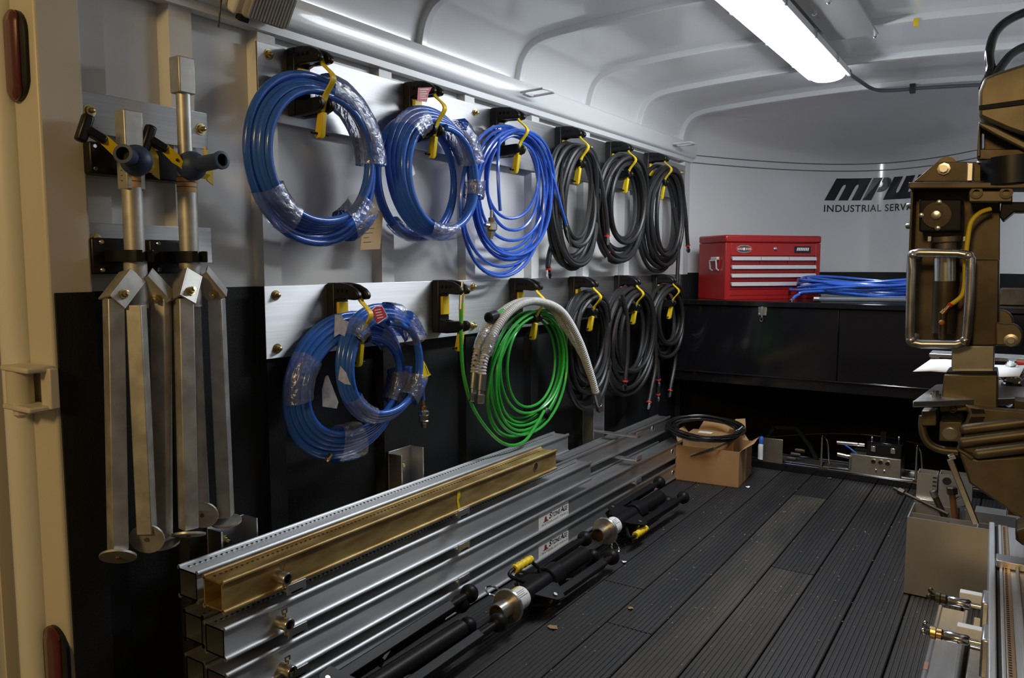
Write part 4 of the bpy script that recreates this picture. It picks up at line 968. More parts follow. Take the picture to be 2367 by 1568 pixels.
# the nearest one lies the other way round: only its feet and legs reach the frame
t = floor_stand('black folding stand nearest the camera, only its legs and ball feet in view', (-1.31, 1.02), 0.86, 0.0, (math.radians(142), math.radians(165), math.radians(-25), math.radians(235)), grip=None, ring=None, yaw=math.radians(1.5), collar=0, axis_z=0.098)
m = MB(); m.M = Mx.Translation((-1.31, 1.02, 0.098)); m.cyl((0, 0.05, 0), (0, 0.72, 0), 0.028, n=16); m.build('main_tube', blacksteel, t)

# ------------------------------------------------------------------ black cabinet across the nose
YF, ZT0, ZBt = 4.385, 0.948, 0.50
t = thing('nose_cabinet', 'long glossy black storage cabinet built across the front of the trailer', 'cabinet', (XC, YF, ZBt))
def nose_poly(x0, x1, z, ins=0.03, n=30):
    out = []
    for i in range(n + 1):
        x = x1 + (x0 - x1) * i / n
        out.append(V((x, nose(x) - ins, z)))
    return out
mb = MB(); mb.prism([V((XW, YF - 0.015, ZT0 - 0.03)), V((XR - 0.002, YF - 0.015, ZT0 - 0.03))] + nose_poly(XW + 0.002, XR - 0.004, ZT0 - 0.03), (0, 0, 0.03)); mb.build('top', blackgloss, t, bevel=0.004)
MB().box(XW, -0.80, YF, YF + 0.02, ZBt + 0.03, ZT0 - 0.033).build('door', blackgloss, t, bevel=0.003)
MB().box(-0.797, XR - 0.002, YF, YF + 0.02, ZBt + 0.03, ZT0 - 0.033).build('door', blackgloss, t, bevel=0.003)
MB().box(XW, XR - 0.002, YF + 0.002, YF + 0.03, ZBt - 0.03, ZBt + 0.027).build('face_frame', blackgloss, t, bevel=0.003)
MB().box(XW, XR - 0.002, YF + 0.02, YN + 0.1, ZBt - 0.03, ZBt - 0.01).build('bottom', blackvoid, t)
mb = MB(); mb.cyl((XW + 0.01, YF - 0.004, ZBt + 0.029), (XR - 0.01, YF - 0.004, ZBt + 0.029), 0.0045, n=8)
hg = mb.build('piano_hinge', blackgloss, t)
for k in range(40):
    x = XW + 0.05 + k * 0.047
    if x > XR - 0.03: break
    mb = MB(); mb.cyl((x, YF - 0.0042, ZBt + 0.0292), (x + 0.022, YF - 0.0042, ZBt + 0.0292), 0.0053, n=8); mb.build('knuckle', blackgloss, hg)
q = at(1763, 718, Y=YF)
lt = MB(); lt.box(q.x - 0.024, q.x + 0.024, YF - 0.006, YF - 0.0005, q.z - 0.028, q.z + 0.022); lo_ = lt.build('latch', stainless, t, bevel=0.002)
mb = MB(); mb.box(q.x - 0.006, q.x + 0.006, YF - 0.014, YF - 0.006, q.z - 0.040, q.z + 0.048); mb.build('lever', chrome, lo_, bevel=0.002)
mb = MB(); mb.tube([V((q.x - 0.003 + 0.008 * math.sin(a), YF - 0.011, q.z - 0.050 + 0.011 * math.cos(a))) for a in [2 * PI * k / 12 for k in range(12)]], 0.0025, 6, closed=True); mb.build('pull_ring', chrome, lo_)
for sx in (-1, 1):
    for sz in (-0.02, 0.014):
        mb = MB(); mb.lathe((q.x + sx * 0.017, YF - 0.006, q.z + sz), (0, -1, 0), [(0, 0.004), (0.003, 0.003)], 8); mb.build('rivet', chrome, lo_)

# red tool chest
P0 = V((-1.432, 4.440, ZT0)); AL = math.radians(51)
t = thing('tool_chest', 'red steel tool chest with silver drawer pulls on the black cabinet', 'tool chest', tuple(P0))
TM = Mx.Translation(P0) @ Mx.Rotation(AL, 4, 'Z')
def mk(): m = MB(); m.M = TM; return m
W_, D_, Hh = 0.655, 0.285, 0.372
m = mk(); m.box(0, W_, 0.012, D_, 0, Hh - 0.045); m.box(0, 0.035, 0, 0.012, 0, Hh - 0.045); m.box(W_ - 0.035, W_, 0, 0.012, 0, Hh - 0.045); m.box(0.035, W_ - 0.035, 0, 0.012, Hh - 0.118, Hh - 0.045); m.box(0.035, W_ - 0.035, 0, 0.012, 0, 0.055); m.build('body', red, t, bevel=0.002)
m = mk(); m.box(0.036, W_ - 0.036, -0.0006, 0.003, 0.0225, 0.0255); m.build('seam', bore, t)
m = mk(); m.box(-0.003, W_ + 0.003, -0.004, D_ + 0.003, Hh - 0.044, Hh); m.build('lid', red, t, bevel=0.010)
zrow = [(0.055, 0.060), (0.060, 0.060)]
def drawer(x0, x1, z0, z1):
    m = mk(); m.box(x0, x1, 0.002, 0.016, z0 + 0.002, z1 - 0.002); d = m.build('drawer', red, t, bevel=0.001)
    m = mk(); m.prism([(x0, 0.002, z1 - 0.004), (x0 + 0.0, -0.012, z1 - 0.006), (x0 + 0.0, -0.016, z1 - 0.026), (x0, -0.010, z1 - 0.026), (x0, 0.002, z1 - 0.012)], (x1 - x0, 0, 0)); m.build('pull', silvertrim, d, smooth=0)
x0, x1 = 0.036, W_ - 0.036; dz = (Hh - 0.118 - 0.057) / 4
for k in range(3): drawer(x0 + 0.002, x1 - 0.002, 0.056 + k * dz, 0.056 + (k + 1) * dz)
for k in range(3): drawer(x0 + 0.002 + k * (x1 - x0) / 3, x0 - 0.002 + (k + 1) * (x1 - x0) / 3, 0.056 + 3 * dz, 0.056 + 4 * dz)
m = mk(); m.lathe((0.125, -0.0005, Hh - 0.082), (0, -1, 0), [(0, 0.001), (0.001, 0.001)], 8)
def ell(cx_, cz_, a_, b_, y, n_=28): return [(cx_ + a_ * math.cos(2 * PI * k / n_), y, cz_ + b_ * math.sin(2 * PI * k / n_)) for k in range(n_)]
m = mk(); m.prism(ell(0.122, Hh - 0.080, 0.054, 0.022, 0.0), (0, -0.002, 0)); bd = m.build('oval_badge', chrome, t)
m = mk(); m.prism(ell(0.122, Hh - 0.080, 0.050, 0.019, -0.002), (0, -0.0006, 0)); m.build('badge_field', greenplastic, bd)
m = mk(); m.box(0.070, 0.174, -0.0034, -0.0026, Hh - 0.088, Hh - 0.071); m.build('badge_band', redlabel, bd)
m = mk(); m.prism(ell(0.120, Hh - 0.080, 0.007, 0.008, -0.0034, 14), (0, -0.0006, 0)); m.build('badge_dot', whitelabel, bd)
for k in range(10):
    if k in (4, 5): continue
    m = mk(); xx = 0.076 + k * 0.0095; m.box(xx, xx + 0.006, -0.0042, -0.0034, Hh - 0.085, Hh - 0.0745); m.build('badge_letter', silvertrim, bd)
m = mk(); m.lathe((W_ * 0.51, 0.0, Hh - 0.078), (0, -1, 0), [(0, 0.012), (0.003, 0.012), (0.005, 0.008)], 14); m.build('lock', chrome, t)
m = mk(); m.box(W_ - 0.188, W_ - 0.072, -0.0012, -0.0002, Hh - 0.102, Hh - 0.062); sk = m.build('black_sticker', ink, t)
for k in range(7):
    x = W_ - 0.172 + k * 0.0125; m = mk(); z0 = Hh - 0.088; m.prism([(x, -0.0013, z0), (x + 0.0085, -0.0013, z0), (x + 0.0125, -0.0013, z0 + 0.018), (x + 0.004, -0.0013, z0 + 0.018)], (0, -0.0004, 0)); m.build('sticker_letter', whitelabel, sk)
m = mk(); m.box(-0.004, 0.0005, 0.055, 0.130, 0.165, 0.245); hd = m.build('side_handle_plate', red, t, bevel=0.001)
m = mk(); m.tube([(-0.006, 0.060, 0.168), (-0.020, 0.060, 0.178), (-0.024, 0.060, 0.225), (-0.024, 0.126, 0.225), (-0.020, 0.126, 0.178), (-0.006, 0.126, 0.168)], 0.005, 8); m.build('handle_bail', silvertrim, hd)
m = mk(); m.box(-0.020, 0.0, 0.058, 0.128, 0.228, 0.247); m.build('handle_hood', silvertrim, hd, bevel=0.004)

# lettering on the nose wall
def on_nose(x0, z0): return lambda x, y: V((x0 + x, nose(x0 + x) - 0.003, z0 + y))
letters('INDUSTRIAL SERVICES', 0.60, 0.046, on_nose(-1.150, 1.507), 0, 0.014, 1.10).build('lettering', navyink, wf, smooth=0, label='INDUSTRIAL SERVICES in black capitals')
def logo(parts, name):
    mb = MB(); sh = 0.43
    for poly in parts:
        P = [V((x + y * sh, y, 0)) for x, y in poly]
        mb._add([on_nose(-1.150, 1.583)(p.x, p.y) for p in P], [tuple(range(len(P)))])
    mb.build(name, navyink, wf, smooth=0, label='slanted black logo letter')
hL = 0.147
def slot(x0, x1, y0, y1, n_=8): return [(x0 + (x1 - x0) * (0.5 - 0.5 * math.cos(PI * k / n_)), y0 + (y1 - y0) * math.sin(PI * k / n_) ** 0.5) for k in range(n_ + 1)]
def strip(x0, x1, y0, y1):
    return [[(x0, y0), (x1, y0), (x1, y1), (x0, y1)]]
def arch(x0, x1, ybase, ytop, yfull):
    out = []; n_ = 8
    for k in range(n_):
        xa = x0 + (x1 - x0) * k / n_; xb = x0 + (x1 - x0) * (k + 1) / n_
        ha = ybase + (ytop - ybase) * (1 - (2 * k / n_ - 1) ** 2) ** 0.5; hb = ybase + (ytop - ybase) * (1 - (2 * (k + 1) / n_ - 1) ** 2) ** 0.5
        out.append([(xa, ha), (xb, hb), (xb, yfull), (xa, yfull)])
    return out
mw = 0.215
M_ = strip(0, 0.057, 0, hL) + arch(0.057, 0.077, 0.085, 0.105, hL) + strip(0.077, 0.132, 0, hL) + arch(0.132, 0.152, 0.085, 0.105, hL) + strip(0.152, 0.205, 0, hL)
logo(M_ + [], 'logo_letter')
Pp = strip(0.215, 0.270, 0, hL)
n_ = 12; pr = [(0.277, 0.052), (0.30, 0.052)] + [(0.295 + 0.045 * math.sin(PI * k / n_), 0.0995 - 0.0475 * math.cos(PI * k / n_)) for k in range(1, n_)] + [(0.295, hL), (0.277, hL), (0.277, 0.118), (0.289, 0.112), (0.293, 0.0995), (0.289, 0.087), (0.277, 0.083)]
Pp.append(pr); logo(Pp, 'logo_letter')
x_ = 0.340
Wl = strip(x_, x_ + 0.055, 0, hL) + [[(a, hL - b) for a, b in reversed(p)] for p in arch(x_ + 0.055, x_ + 0.075, 0.085, 0.105, hL)] + strip(x_ + 0.075, x_ + 0.13, 0, hL) + [[(a, hL - b) for a, b in reversed(p)] for p in arch(x_ + 0.13, x_ + 0.15, 0.085, 0.105, hL)] + strip(x_ + 0.15, x_ + 0.205, 0, hL)
logo(Wl, 'logo_letter')

# hoses lying on the cabinet
t = thing('hose_coil', 'flat light blue hose coil lying on the black cabinet right of the red tool chest', 'hose', (-0.72, 4.75, ZT0), 'blue hose coils')
rn = random.Random(3); pts = []
for i in range(10):
    for k in range(40):
        a = 2 * PI * k / 40; f = i / 9
        rx = 0.40 + 0.03 * math.sin(i * 2.1); ry = 0.24 + 0.03 * math.cos(i * 1.7)
        pts.append(V((-0.70 + 0.03 * math.sin(i) + rx * math.cos(a), 4.79 + 0.02 * math.cos(i * 2) + ry * math.sin(a), ZT0 + 0.040 + 0.075 * f + 0.018 * math.sin(a * 2 + i))))
mb = MB(); mb.tube(pts, 0.0075, 8)
P = at(1832, 690, Y=4.42)
mb.tube(spline([pts[5], V((-0.95, 4.53, ZT0 + 0.055)), V((-1.03, 4.46, ZT0 + 0.035)), V((P.x, 4.42, ZT0 + 0.012))], 6), 0.0075, 8)
mb.build('hose', bluethin, t)
mb = MB(); mb.lathe((P.x, 4.42, ZT0 + 0.012), (-0.2, -0.8, -0.25), [(0, 0.009), (0.02, 0.009), (0.022, 0.006)], 8); mb.build('end_fitting', nickel, t)
t = thing('rubber_hose', 'grey hose lying under the flat blue coil on the black cabinet', 'hose', (-0.7, 4.6, ZT0), 'black rubber hoses')
Q = at(1884, 689, Y=4.44)
mb = MB(); gp = spline([(Q.x, 4.44, ZT0 + 0.016), (-0.85, 4.47, ZT0 + 0.016), (-0.60, 4.52, ZT0 + 0.018), (-0.35, 4.60, ZT0 + 0.02), (-0.30, 4.85, ZT0 + 0.018), (-0.60, 5.02, ZT0 + 0.016), (-1.0, 4.90, ZT0 + 0.016)], 8)
mb.tube(gp, 0.0135, 10); mb.build('hose', greylead, t)
mb = MB(); mb.lathe((Q.x, 4.44, ZT0 + 0.016), (-1, -0.35, 0), [(-0.02, 0.0155), (0.008, 0.0155), (0.008, 0.009), (-0.005, 0.009)], 14, cap=False); mb.build('end_ring', nickel, t)
t = thing('pump_head', 'dark green and grey pump fittings on the cabinet, right of the machine', 'tool', (-0.12, 4.62, ZT0))
mb = MB(); mb.box(-0.20, -0.12, 4.60, 4.68, ZT0 + 0.001, ZT0 + 0.06); mb.cyl((-0.16, 4.64, ZT0 + 0.06), (-0.16, 4.64, ZT0 + 0.11), 0.018); mb.build('body', greenplastic, t, bevel=0.004)
mb = MB(); mb.box(-0.09, 0.03, 4.58, 4.70, ZT0 + 0.001, ZT0 + 0.085); mb.build('block', darksteel, t, bevel=0.004)
for x in (-0.19, -0.13): mb = MB(); mb.lathe((x, 4.59, ZT0 + 0.05), (0, 0, 1), [(0, 0.010), (0.05, 0.010), (0.055, 0.006), (0.08, 0.006)], 8); mb.build('fitting', nickel, t)

# cardboard box with cable coil
t = thing('cardboard_box', 'open brown cardboard box on the floor at the far end of the rails', 'box', (-1.31, 4.06, 0))
cb = V((-1.172, 3.938, 0)); 
BM = Mx.Translation(cb) @ Mx.Rotation(math.radians(4), 4, 'Z')
def mk(): m = MB(); m.M = BM; return m
bw, bd_, bh = 0.335, 0.30, 0.190; th = 0.004
m = mk(); m.box(-bw, 0, 0, th, 0.001, bh); m.box(-bw, 0, bd_ - th, bd_, 0.001, bh); m.box(-bw, -bw + th, th, bd_ - th, 0.001, bh); m.box(-th, 0, th, bd_ - th, 0.001, bh - 0.004); m.box(-bw, 0, 0, bd_, 0.001, 0.005); m.build('carton', card, t, smooth=0)
m = mk(); m.box(-0.0002, 0.0008, 0.13, 0.175, 0.003, bh - 0.006); m.build('tape', tape, t)
def flap(poly, vec, nm='flap'):
    m = mk(); m.prism(poly, vec); return m.build(nm, cardin, t, smooth=0)
flap([(-bw + 0.02, bd_, bh), (-0.02, bd_, bh), (-0.10, bd_ + 0.05, bh + 0.085), (-bw + 0.06, bd_ + 0.05, bh + 0.085)], (0, 0.004, 0.002))
flap([(0, 0.02, bh), (0, bd_ - 0.02, bh), (0.045, bd_ - 0.05, bh + 0.035), (0.050, 0.09, bh + 0.028)], (0.003, 0, 0.003))
flap([(-bw, bd_ * 0.15, bh), (-bw, bd_ - 0.02, bh), (-bw - 0.03, bd_ - 0.04, bh + 0.05), (-bw - 0.03, 0.09, bh + 0.05)], (-0.003, 0, 0.003))
flap([(-0.13, bd_ + 0.01, bh + 0.05), (-0.03, bd_ - 0.02, bh + 0.05), (-0.045, bd_ + 0.02, bh + 0.115), (-0.10, bd_ + 0.03, bh + 0.105)], (0, 0.004, 0))
t2 = thing('inner_carton', 'smaller closed carton with a white label inside the open cardboard box', 'box', (-1.31, 4.08, 0.006))
m = mk(); m.box(-bw + 0.012, -0.05, 0.085, bd_ - 0.01, 0.006, bh + 0.036); m.build('carton', card, t2, bevel=0.002, smooth=0)
m = mk(); m.box(-bw + 0.06, -bw + 0.135, 0.20, 0.245, bh + 0.0362, bh + 0.0372); m.build('white_label', whitelabel, t2)
m = mk(); m.box(-bw + 0.012, -bw + 0.075, 0.11, 0.155, bh + 0.0362, bh + 0.037); m.build('tape', tape, t2)
m = mk(); m.box(-bw + 0.0135, -0.0515, 0.158, 0.161, bh + 0.0355, bh + 0.0366); m.build('lid_seam', bore, t2)
t = thing('cable_coil', 'coil of thin black cable lying tilted on top of the cardboard box', 'cable', (-1.36, 4.06, 0.25))
pts = []; c0 = at(1630, 1010, Y=4.05)
for i in range(14):
    for k in range(40):
        a = 2 * PI * k / 40 + 0.4
        rx = 0.185 + 0.022 * math.sin(i * 2.4); ry = 0.165 + 0.016 * math.cos(i * 1.3)
        pts.append(V((c0.x + 0.008 * math.sin(i * 1.9) + rx * math.cos(a), 4.05 + 0.006 * math.cos(i) + ry * math.sin(a), bh + 0.068 + 0.028 * ((i * 0.618) % 1) + 0.022 * math.sin(a) - 0.006 * math.cos(a) + 0.004 * math.sin(3 * a + i))))
mb = MB(); mb.tube(pts, 0.0044, 6)
e = at(1597, 1054, Y=3.915); mb.tube(spline([pts[-9], pts[-4], at(1655, 1036, Y=3.90), e], 6), 0.0044, 6); mb.build('cable', blackcable, t)
d = (e - at(1655, 1036, Y=3.90)).normalized()
mb = MB(); mb.tube([at(1650, 1036.5, Y=3.898), e], 0.0048, 6); mb.build('bare_end', nickel, t)

# ------------------------------------------------------------------ low track with tools under the cabinet
t = thing('tool_track', 'low black base with bright rails under the black cabinet', 'track', (-0.6, 4.45, 0))
MB().box(-1.30, 0.12, 4.415, 4.75, 0.0, 0.036).build('base', blackgloss, t, bevel=0.003)
for y, z in ((4.432, 0.040), (4.455, 0.046), (4.62, 0.046)):
    mb = MB(); mb.cyl((-1.26, y, z), (0.10, y, z), 0.0055, n=8); mb.build('rail_bar', chrome, t)
mb = MB(); mb.box(-1.20, 0.08, 4.47, 4.60, 0.036, 0.044); mb.build('bed', stainless, t, bevel=0.002)
yb = 4.425
def pq(u, v, y=yb): return at(u, v, Y=y)
t = thing('hex_guard', 'black hexagonal guard frame with a square steel plate, beside the cardboard box under the cabinet', 'tool', (-1.05, 4.55, 0.05))
a, b = pq(1765, 1012), pq(1808, 1072)
MB().box(a.x, b.x, yb, yb + 0.005, 0.0365, a.z).build('plate', stainless, t, bevel=0.001)
hx = [pq(u, v, 4.60) for u, v in ((1768, 1022), (1790, 988), (1842, 990), (1872, 1030), (1888, 1062), (1766, 1062))]
for i in range(6):
    p, q = hx[i], hx[(i + 1) % 6]; mb = MB(); mb.obox(p, q, 0.02, 0.02, (0, 1, 0)); mb.build('frame_bar', blacksteel, t)
for k in range(3):
    p = pq(1851 - k * 10, 1042 + k * 9, 4.50); mb = MB(); mb.cyl(p - V((0.03, 0, 0)), p + V((0.022, 0, 0)), 0.009, n=10); mb.build('roller', darksteel, t)
    mb = MB(); mb.cyl(p + V((-0.025, 0, 0.007)), p + V((0.012, 0, 0.007)), 0.0035, n=8); mb.build('roller_rib', chrome, t)
p = pq(1758, 1020, 4.43)
t = thing('spray_cap', 'blue capped bottle squeezed between the cardboard box and the steel plate', 'bottle', (p.x, 4.44, 0.037))
mb = MB(); mb.lathe((p.x, 4.45, 0.0372), (0, 0, 1), [(0, 0.018), (0.085, 0.018), (0.095, 0.013)], 12); mb.build('bottle', whitelabel, t)
mb = MB(); mb.lathe((p.x, 4.45, 0.132), (0, 0, 1), [(0, 0.014), (0.03, 0.015), (0.042, 0.008)], 12); mb.build('cap', bluehose, t)
def dhandle(lab, u, v0, v1):
    a = pq(u, v0, 4.45); b = pq(u, v1, 4.45)
    t = thing('pull_handle', lab, 'handle', (a.x, 4.45, 0.036), 'chrome upright handles on the track')
    mb = MB(); mb.tube(spline([(a.x, 4.435, 0.0465), (a.x, 4.435, a.z - 0.02), (a.x, 4.442, a.z - 0.004), (a.x, 4.46, a.z), (a.x, 4.535, a.z - 0.03), (a.x + 0.01, 4.545, a.z - 0.06), (a.x + 0.02, 4.545, 0.0475)], 5), 0.0062, 10); mb.build('rod', chrome, t)
    mb = MB(); mb.box(a.x - 0.012, a.x + 0.035, 4.425, 4.56, 0.0368, 0.0465); mb.build('foot', darksteel, t)
dhandle('chrome D handle standing on the track between the hexagonal guard and the gearbox', 1902, 1008, 1075)
dhandle('chrome D handle standing on the track at its right end beside the steel bins', 2121, 1031, 1085)
t = thing('control_box', 'stainless control box with three round ports under a small black latched case', 'tool', (-0.6, 4.5, 0.037))
a, b = pq(1962, 1048), pq(2080, 1106)
a2, b2 = pq(1960, 1046, 4.43), pq(2081, 1062, 4.43)
MB().box(-0.725, -0.478, 4.428, 4.60, 0.037, 0.142).build('case', stainless, t, bevel=0.002)
for u, v in ((2019, 1068), (2035.5, 1070), (2052, 1073)):
    p = pq(u, v, 4.4275); mb = MB(); mb.lathe((p.x, 4.4285, p.z), (0, -1, 0), [(0, 0.0155), (0.008, 0.0155), (0.008, 0.011), (0.001, 0.011)], 16, cap=False); mb.build('port', nickel, t)
    mb = MB(); mb.lathe((p.x, 4.4282, p.z), (0, -1, 0), [(0, 0.011), (0.002, 0.011)], 14); mb.build('port_bore', bore, t)
for u, v in ((2014, 1059), (2061, 1064), (2013, 1078), (2061, 1083)):
    p = pq(u, v, 4.4275); mb = MB(); mb.lathe((p.x, 4.428, p.z), (0, -1, 0), [(0, 0.004), (0.003, 0.003)], 8); mb.build('screw', chrome, t)
for u, v in ((2025, 1092), (2044, 1094)):
    p = pq(u, v, 4.4275); mb = MB(); mb.lathe((p.x, 4.428, p.z), (0, -0.4, 0.9), [(0, 0.004), (0.018, 0.003)], 8); mb.build('toggle', chrome, t)
mb = MB(); mb.cyl((-0.722, 4.424, 0.055), (-0.722, 4.424, 0.128), 0.007, n=10); mb.build('side_hinge', chrome, t)
MB().box(-0.645, -0.478, 4.435, 4.58, 0.1425, 0.212).build('black_case', blackplas, t, bevel=0.004)
MB().box(-0.648, -0.475, 4.432, 4.583, 0.2125, 0.218).build('case_lid', blackgloss, t, bevel=0.002)
for x in (-0.612, -0.518):
    mb = MB(); mb.box(x - 0.012, x + 0.012, 4.427, 4.4345, 0.168, 0.196); mb.build('latch', chrome, t, bevel=0.002)
for (u0, v0, u1, v1, r) in ((1935, 1023, 1999, 1029, 0.011), (1936, 1050, 1968, 1057, 0.012)):
    p, q = pq(u0, v0, 4.5), pq(u1, v1, 4.5); mb = MB(); q = V((min(q.x, -0.646), q.y, q.z)); mb.cyl(p, q, r, n=14); mb.build('cylinder', steel, t)
    mb = MB(); mb.cyl(p.lerp(q, 0.75), p.lerp(q, 0.82), r * 1.12, n=14); mb.build('cylinder_band', chrome, t)
mb = MB(); mb.tube(spline([pq(1953, 1029, 4.48), pq(1965, 1037, 4.46), pq(1982, 1050, 4.46)], 6), 0.0042, 8); mb.build('blue_line', bluehose, t)
for u in (2016, 2078):
    p = pq(u, 1013, 4.5); mb = MB(); mb.cyl((p.x, 4.5, 0.218), (p.x, 4.5, p.z - 0.004), 0.004, n=8); mb.sphere((p.x, 4.5, p.z), 0.009, 10, 1.3); mb.build('knob', nickel, t)
p = pq(2043, 1000, 4.52); mb = MB(); mb.box(p.x - 0.014, p.x + 0.014, 4.51, 4.53, 0.2182, p.z + 0.005); mb.build('black_mast', blacksteel, t)

# ------------------------------------------------------------------ lancing machine at the right
YM = 2.40
def pm(u, v, y=YM): return at(u, v, Y=y)
def slab(mb, pts, y0, y1):
    """outline measured on the plane y0, extruded to y1"""
    P = [pm(u, v, y0) for u, v in pts]
    return mb.prism(P, (0, y1 - y0, 0))
t = thing('lancing_machine', 'tall oily steel lancing machine with tube guard, gearbox and ribbed castings at the right edge', 'machine', (0.06, YM, 0))
# stand that carries it, out of frame to the right
MB().box(0.050, 0.100, YM + 0.02, YM + 0.10, 0.0, 1.45).build('stand_post', darksteel, t, bevel=0.003)
MB().box(0.010, 0.140, YM - 0.05, YM + 0.18, 0.0, 0.012).build('foot_plate', darksteel, t, bevel=0.002)
# upper head
mb = MB(); slab(mb, [(2262, 212), (2274, 180), (2300, 168), (2420, 130), (2420, 330), (2330, 300), (2262, 270)], YM - 0.10, YM + 0.06); mb.build('head_casting', caststeel, t, bevel=0.008)
mb = MB(); slab(mb, [(2263, 244), (2420, 222), (2420, 234), (2263, 254)], YM - 0.106, YM - 0.099); mb.build('head_groove', bore, t)
mb = MB(); slab(mb, [(2262, 280), (2300, 292), (2420, 352), (2420, 372), (2300, 312), (2262, 290)], YM - 0.085, YM + 0.05); mb.build('head_rib', caststeel, t, bevel=0.004)
mb = MB(); slab(mb, [(2262, 286), (2266, 286), (2266, 362), (2258, 362)], YM - 0.07, YM + 0.05); slab(mb, [(2258, 345), (2420, 345), (2420, 372), (2258, 368)], YM - 0.06, YM + 0.05); slab(mb, [(2275, 300), (2420, 300), (2420, 350), (2275, 350)], YM - 0.01, YM + 0.05); mb.build('head_box', darksteel, t, bevel=0.003)
mb = MB(); mb.cyl(pm(2340, 365, YM - 0.005), pm(2340, 428, YM - 0.005), 0.072, n=24); mb.build('swivel_drum', blackplas, t)
mb = MB(); mb.lathe(pm(2268, 386, YM + 0.02), (0.4, -0.9, 0), [(0, 0.018), (0.02, 0.018), (0.03, 0.010)], 14); mb.build('white_cap', whitelabel, t)
# flange, gusset, body plate
mb = MB(); slab(mb, [(2100, 421), (2430, 421), (2430, 436), (2100, 436)], YM - 0.06, YM + 0.06); mb.build('top_flange', darksteel, t, bevel=0.003)
mb = MB(); slab(mb, [(2112, 420), (2166, 374), (2240, 374), (2430, 385), (2430, 420)], YM - 0.02, YM - 0.008); mb.build('gusset', darksteel, t, bevel=0.002)
mb = MB(); slab(mb, [(2236, 376), (2250, 376), (2248, 419), (2234, 419)], YM - 0.055, YM - 0.02); mb.build('gusset_rib', steel, t, bevel=0.002)
mb = MB(); mb.cyl(pm(2187, 385, YM - 0.005), pm(2187, 385, YM - 0.005) + V((0, 0.03, 0)), 0.026, n=20); mb.build('pivot_disc', caststeel, t)
q = pm(2182, 391, YM - 0.021); mb = MB(); mb.lathe(q, (0, -1, 0), [(0, 0.016), (0.006, 0.016), (0.0065, 0.010), (0.016, 0.010)], 8); mb.build('pivot_bolt', steel, t)
mb = MB(); slab(mb, [(2105, 437), (2312, 437), (2310, 800), (2098, 800)], YM + 0.045, YM + 0.06); mb.build('back_plate', darksteel, t, bevel=0.002)
mb = MB(); slab(mb, [(2106, 437), (2112, 437), (2106, 590), (2100, 590)], YM - 0.03, YM + 0.05); mb.build('side_plate', darksteel, t, bevel=0.002)
for u, v in ((2099, 476), (2097, 523)):
    q = pm(u, v, YM); mb = MB(); mb.lathe(q + V((0.012, 0, 0)), (-1, 0, 0), [(0, 0.008), (0.012, 0.008), (0.016, 0.005)], 10); mb.build('side_bolt', nickel, t)
mb = MB(); slab(mb, [(2239, 441), (2340, 441), (2340, 467), (2239, 467)], YM - 0.05, YM + 0.02); cb = mb.build('clamp_block', caststeel, t, bevel=0.003)
for u in (2257, 2326):
    mb = MB(); mb.lathe(pm(u, 446, YM - 0.05), (0, -1, 0), [(0, 0.015), (0.006, 0.015), (0.006, 0.008), (0.001, 0.008)], 14, cap=False); mb.build('clamp_bolt', darksteel, t)
mb = MB(); slab(mb, [(2315, 467), (2430, 467), (2430, 490), (2345, 490), (2318, 512), (2310, 500)], YM - 0.03, YM + 0.05); mb.build('arm_bracket', blacksteel, t, bevel=0.003)
# motor block
mb = MB(); slab(mb, [(2124, 460), (2224, 460), (2224, 536), (2124, 536)], YM - 0.045, YM + 0.044); mb.build('motor', blacksteel, t, bevel=0.005)
mb = MB(); mb.cyl(pm(2165, 497, YM - 0.050), pm(2165, 497, YM - 0.044), 0.034, n=24); mb.build('motor_face', darksteel, t)
for u, v, r in ((2171, 468, 0.0065), (2130, 498, 0.0065), (2168, 528, 0.0065), (2164, 498, 0.0115)):
    mb = MB(); mb.lathe(pm(u, v, YM - 0.045), (0, -1, 0), [(0, r), (0.009, r), (0.010, r * 0.6)], 12); mb.build('motor_bolt', nickel, t)
mb = MB(); mb.cyl(pm(2186, 548, YM - 0.005), pm(2186, 560, YM - 0.005), 0.036, n=20); mb.cyl(pm(2186, 560, YM - 0.005), pm(2186, 585, YM - 0.005), 0.026, n=20); mb.build('coupling', caststeel, t)
for u in (2151, 2232):
    mb = MB(); mb.box(pm(u - 5, 546).x, pm(u + 5, 546).x, YM - 0.03, YM - 0.01, pm(u, 560).z, pm(u, 546).z); mb.build('coupling_nut', nickel, t, bevel=0.002)
# air cylinder, guard, yellow hose
mb = MB(); mb.cyl(pm(2187, 585, YM - 0.005), pm(2187, 650, YM - 0.005), 0.030, n=22); mb.build('cylinder_top', nickel, t)
mb = MB(); mb.cyl(pm(2185, 650, YM - 0.005), pm(2180, 770, YM - 0.005), 0.0295, n=22); mb.build('cylinder', darksteel, t)
mb = MB(); mb.cyl(pm(2179, 722, YM - 0.04), pm(2179, 784, YM - 0.04), 0.010, n=14); mb.build('valve', darksteel, t)
mb = MB(); mb.tube(spline([pm(2290, 483, YM - 0.01), pm(2265, 492, YM - 0.02), pm(2244, 515, YM - 0.03), pm(2236, 560, YM - 0.035), pm(2231, 610, YM - 0.035), pm(2230, 655, YM - 0.035), pm(2222, 685, YM - 0.04), pm(2196, 706, YM - 0.045)], 7), 0.0058, 10); yh = mb.build('yellow_hose', yellow, t)
d = (pm(2180, 724, YM - 0.046) - pm(2196, 706, YM - 0.045)).normalized(); q = pm(2197, 705, YM - 0.045)
mb = MB(); mb.lathe(q, d, [(-0.004, 0.0068), (0.004, 0.0068)], 10); mb.build('red_band', redferrule, yh)
mb = MB(); mb.lathe(q, d, [(0.004, 0.0055), (0.018, 0.0055), (0.019, 0.008), (0.030, 0.008)], 10); mb.build('hose_nipple', brass, yh)
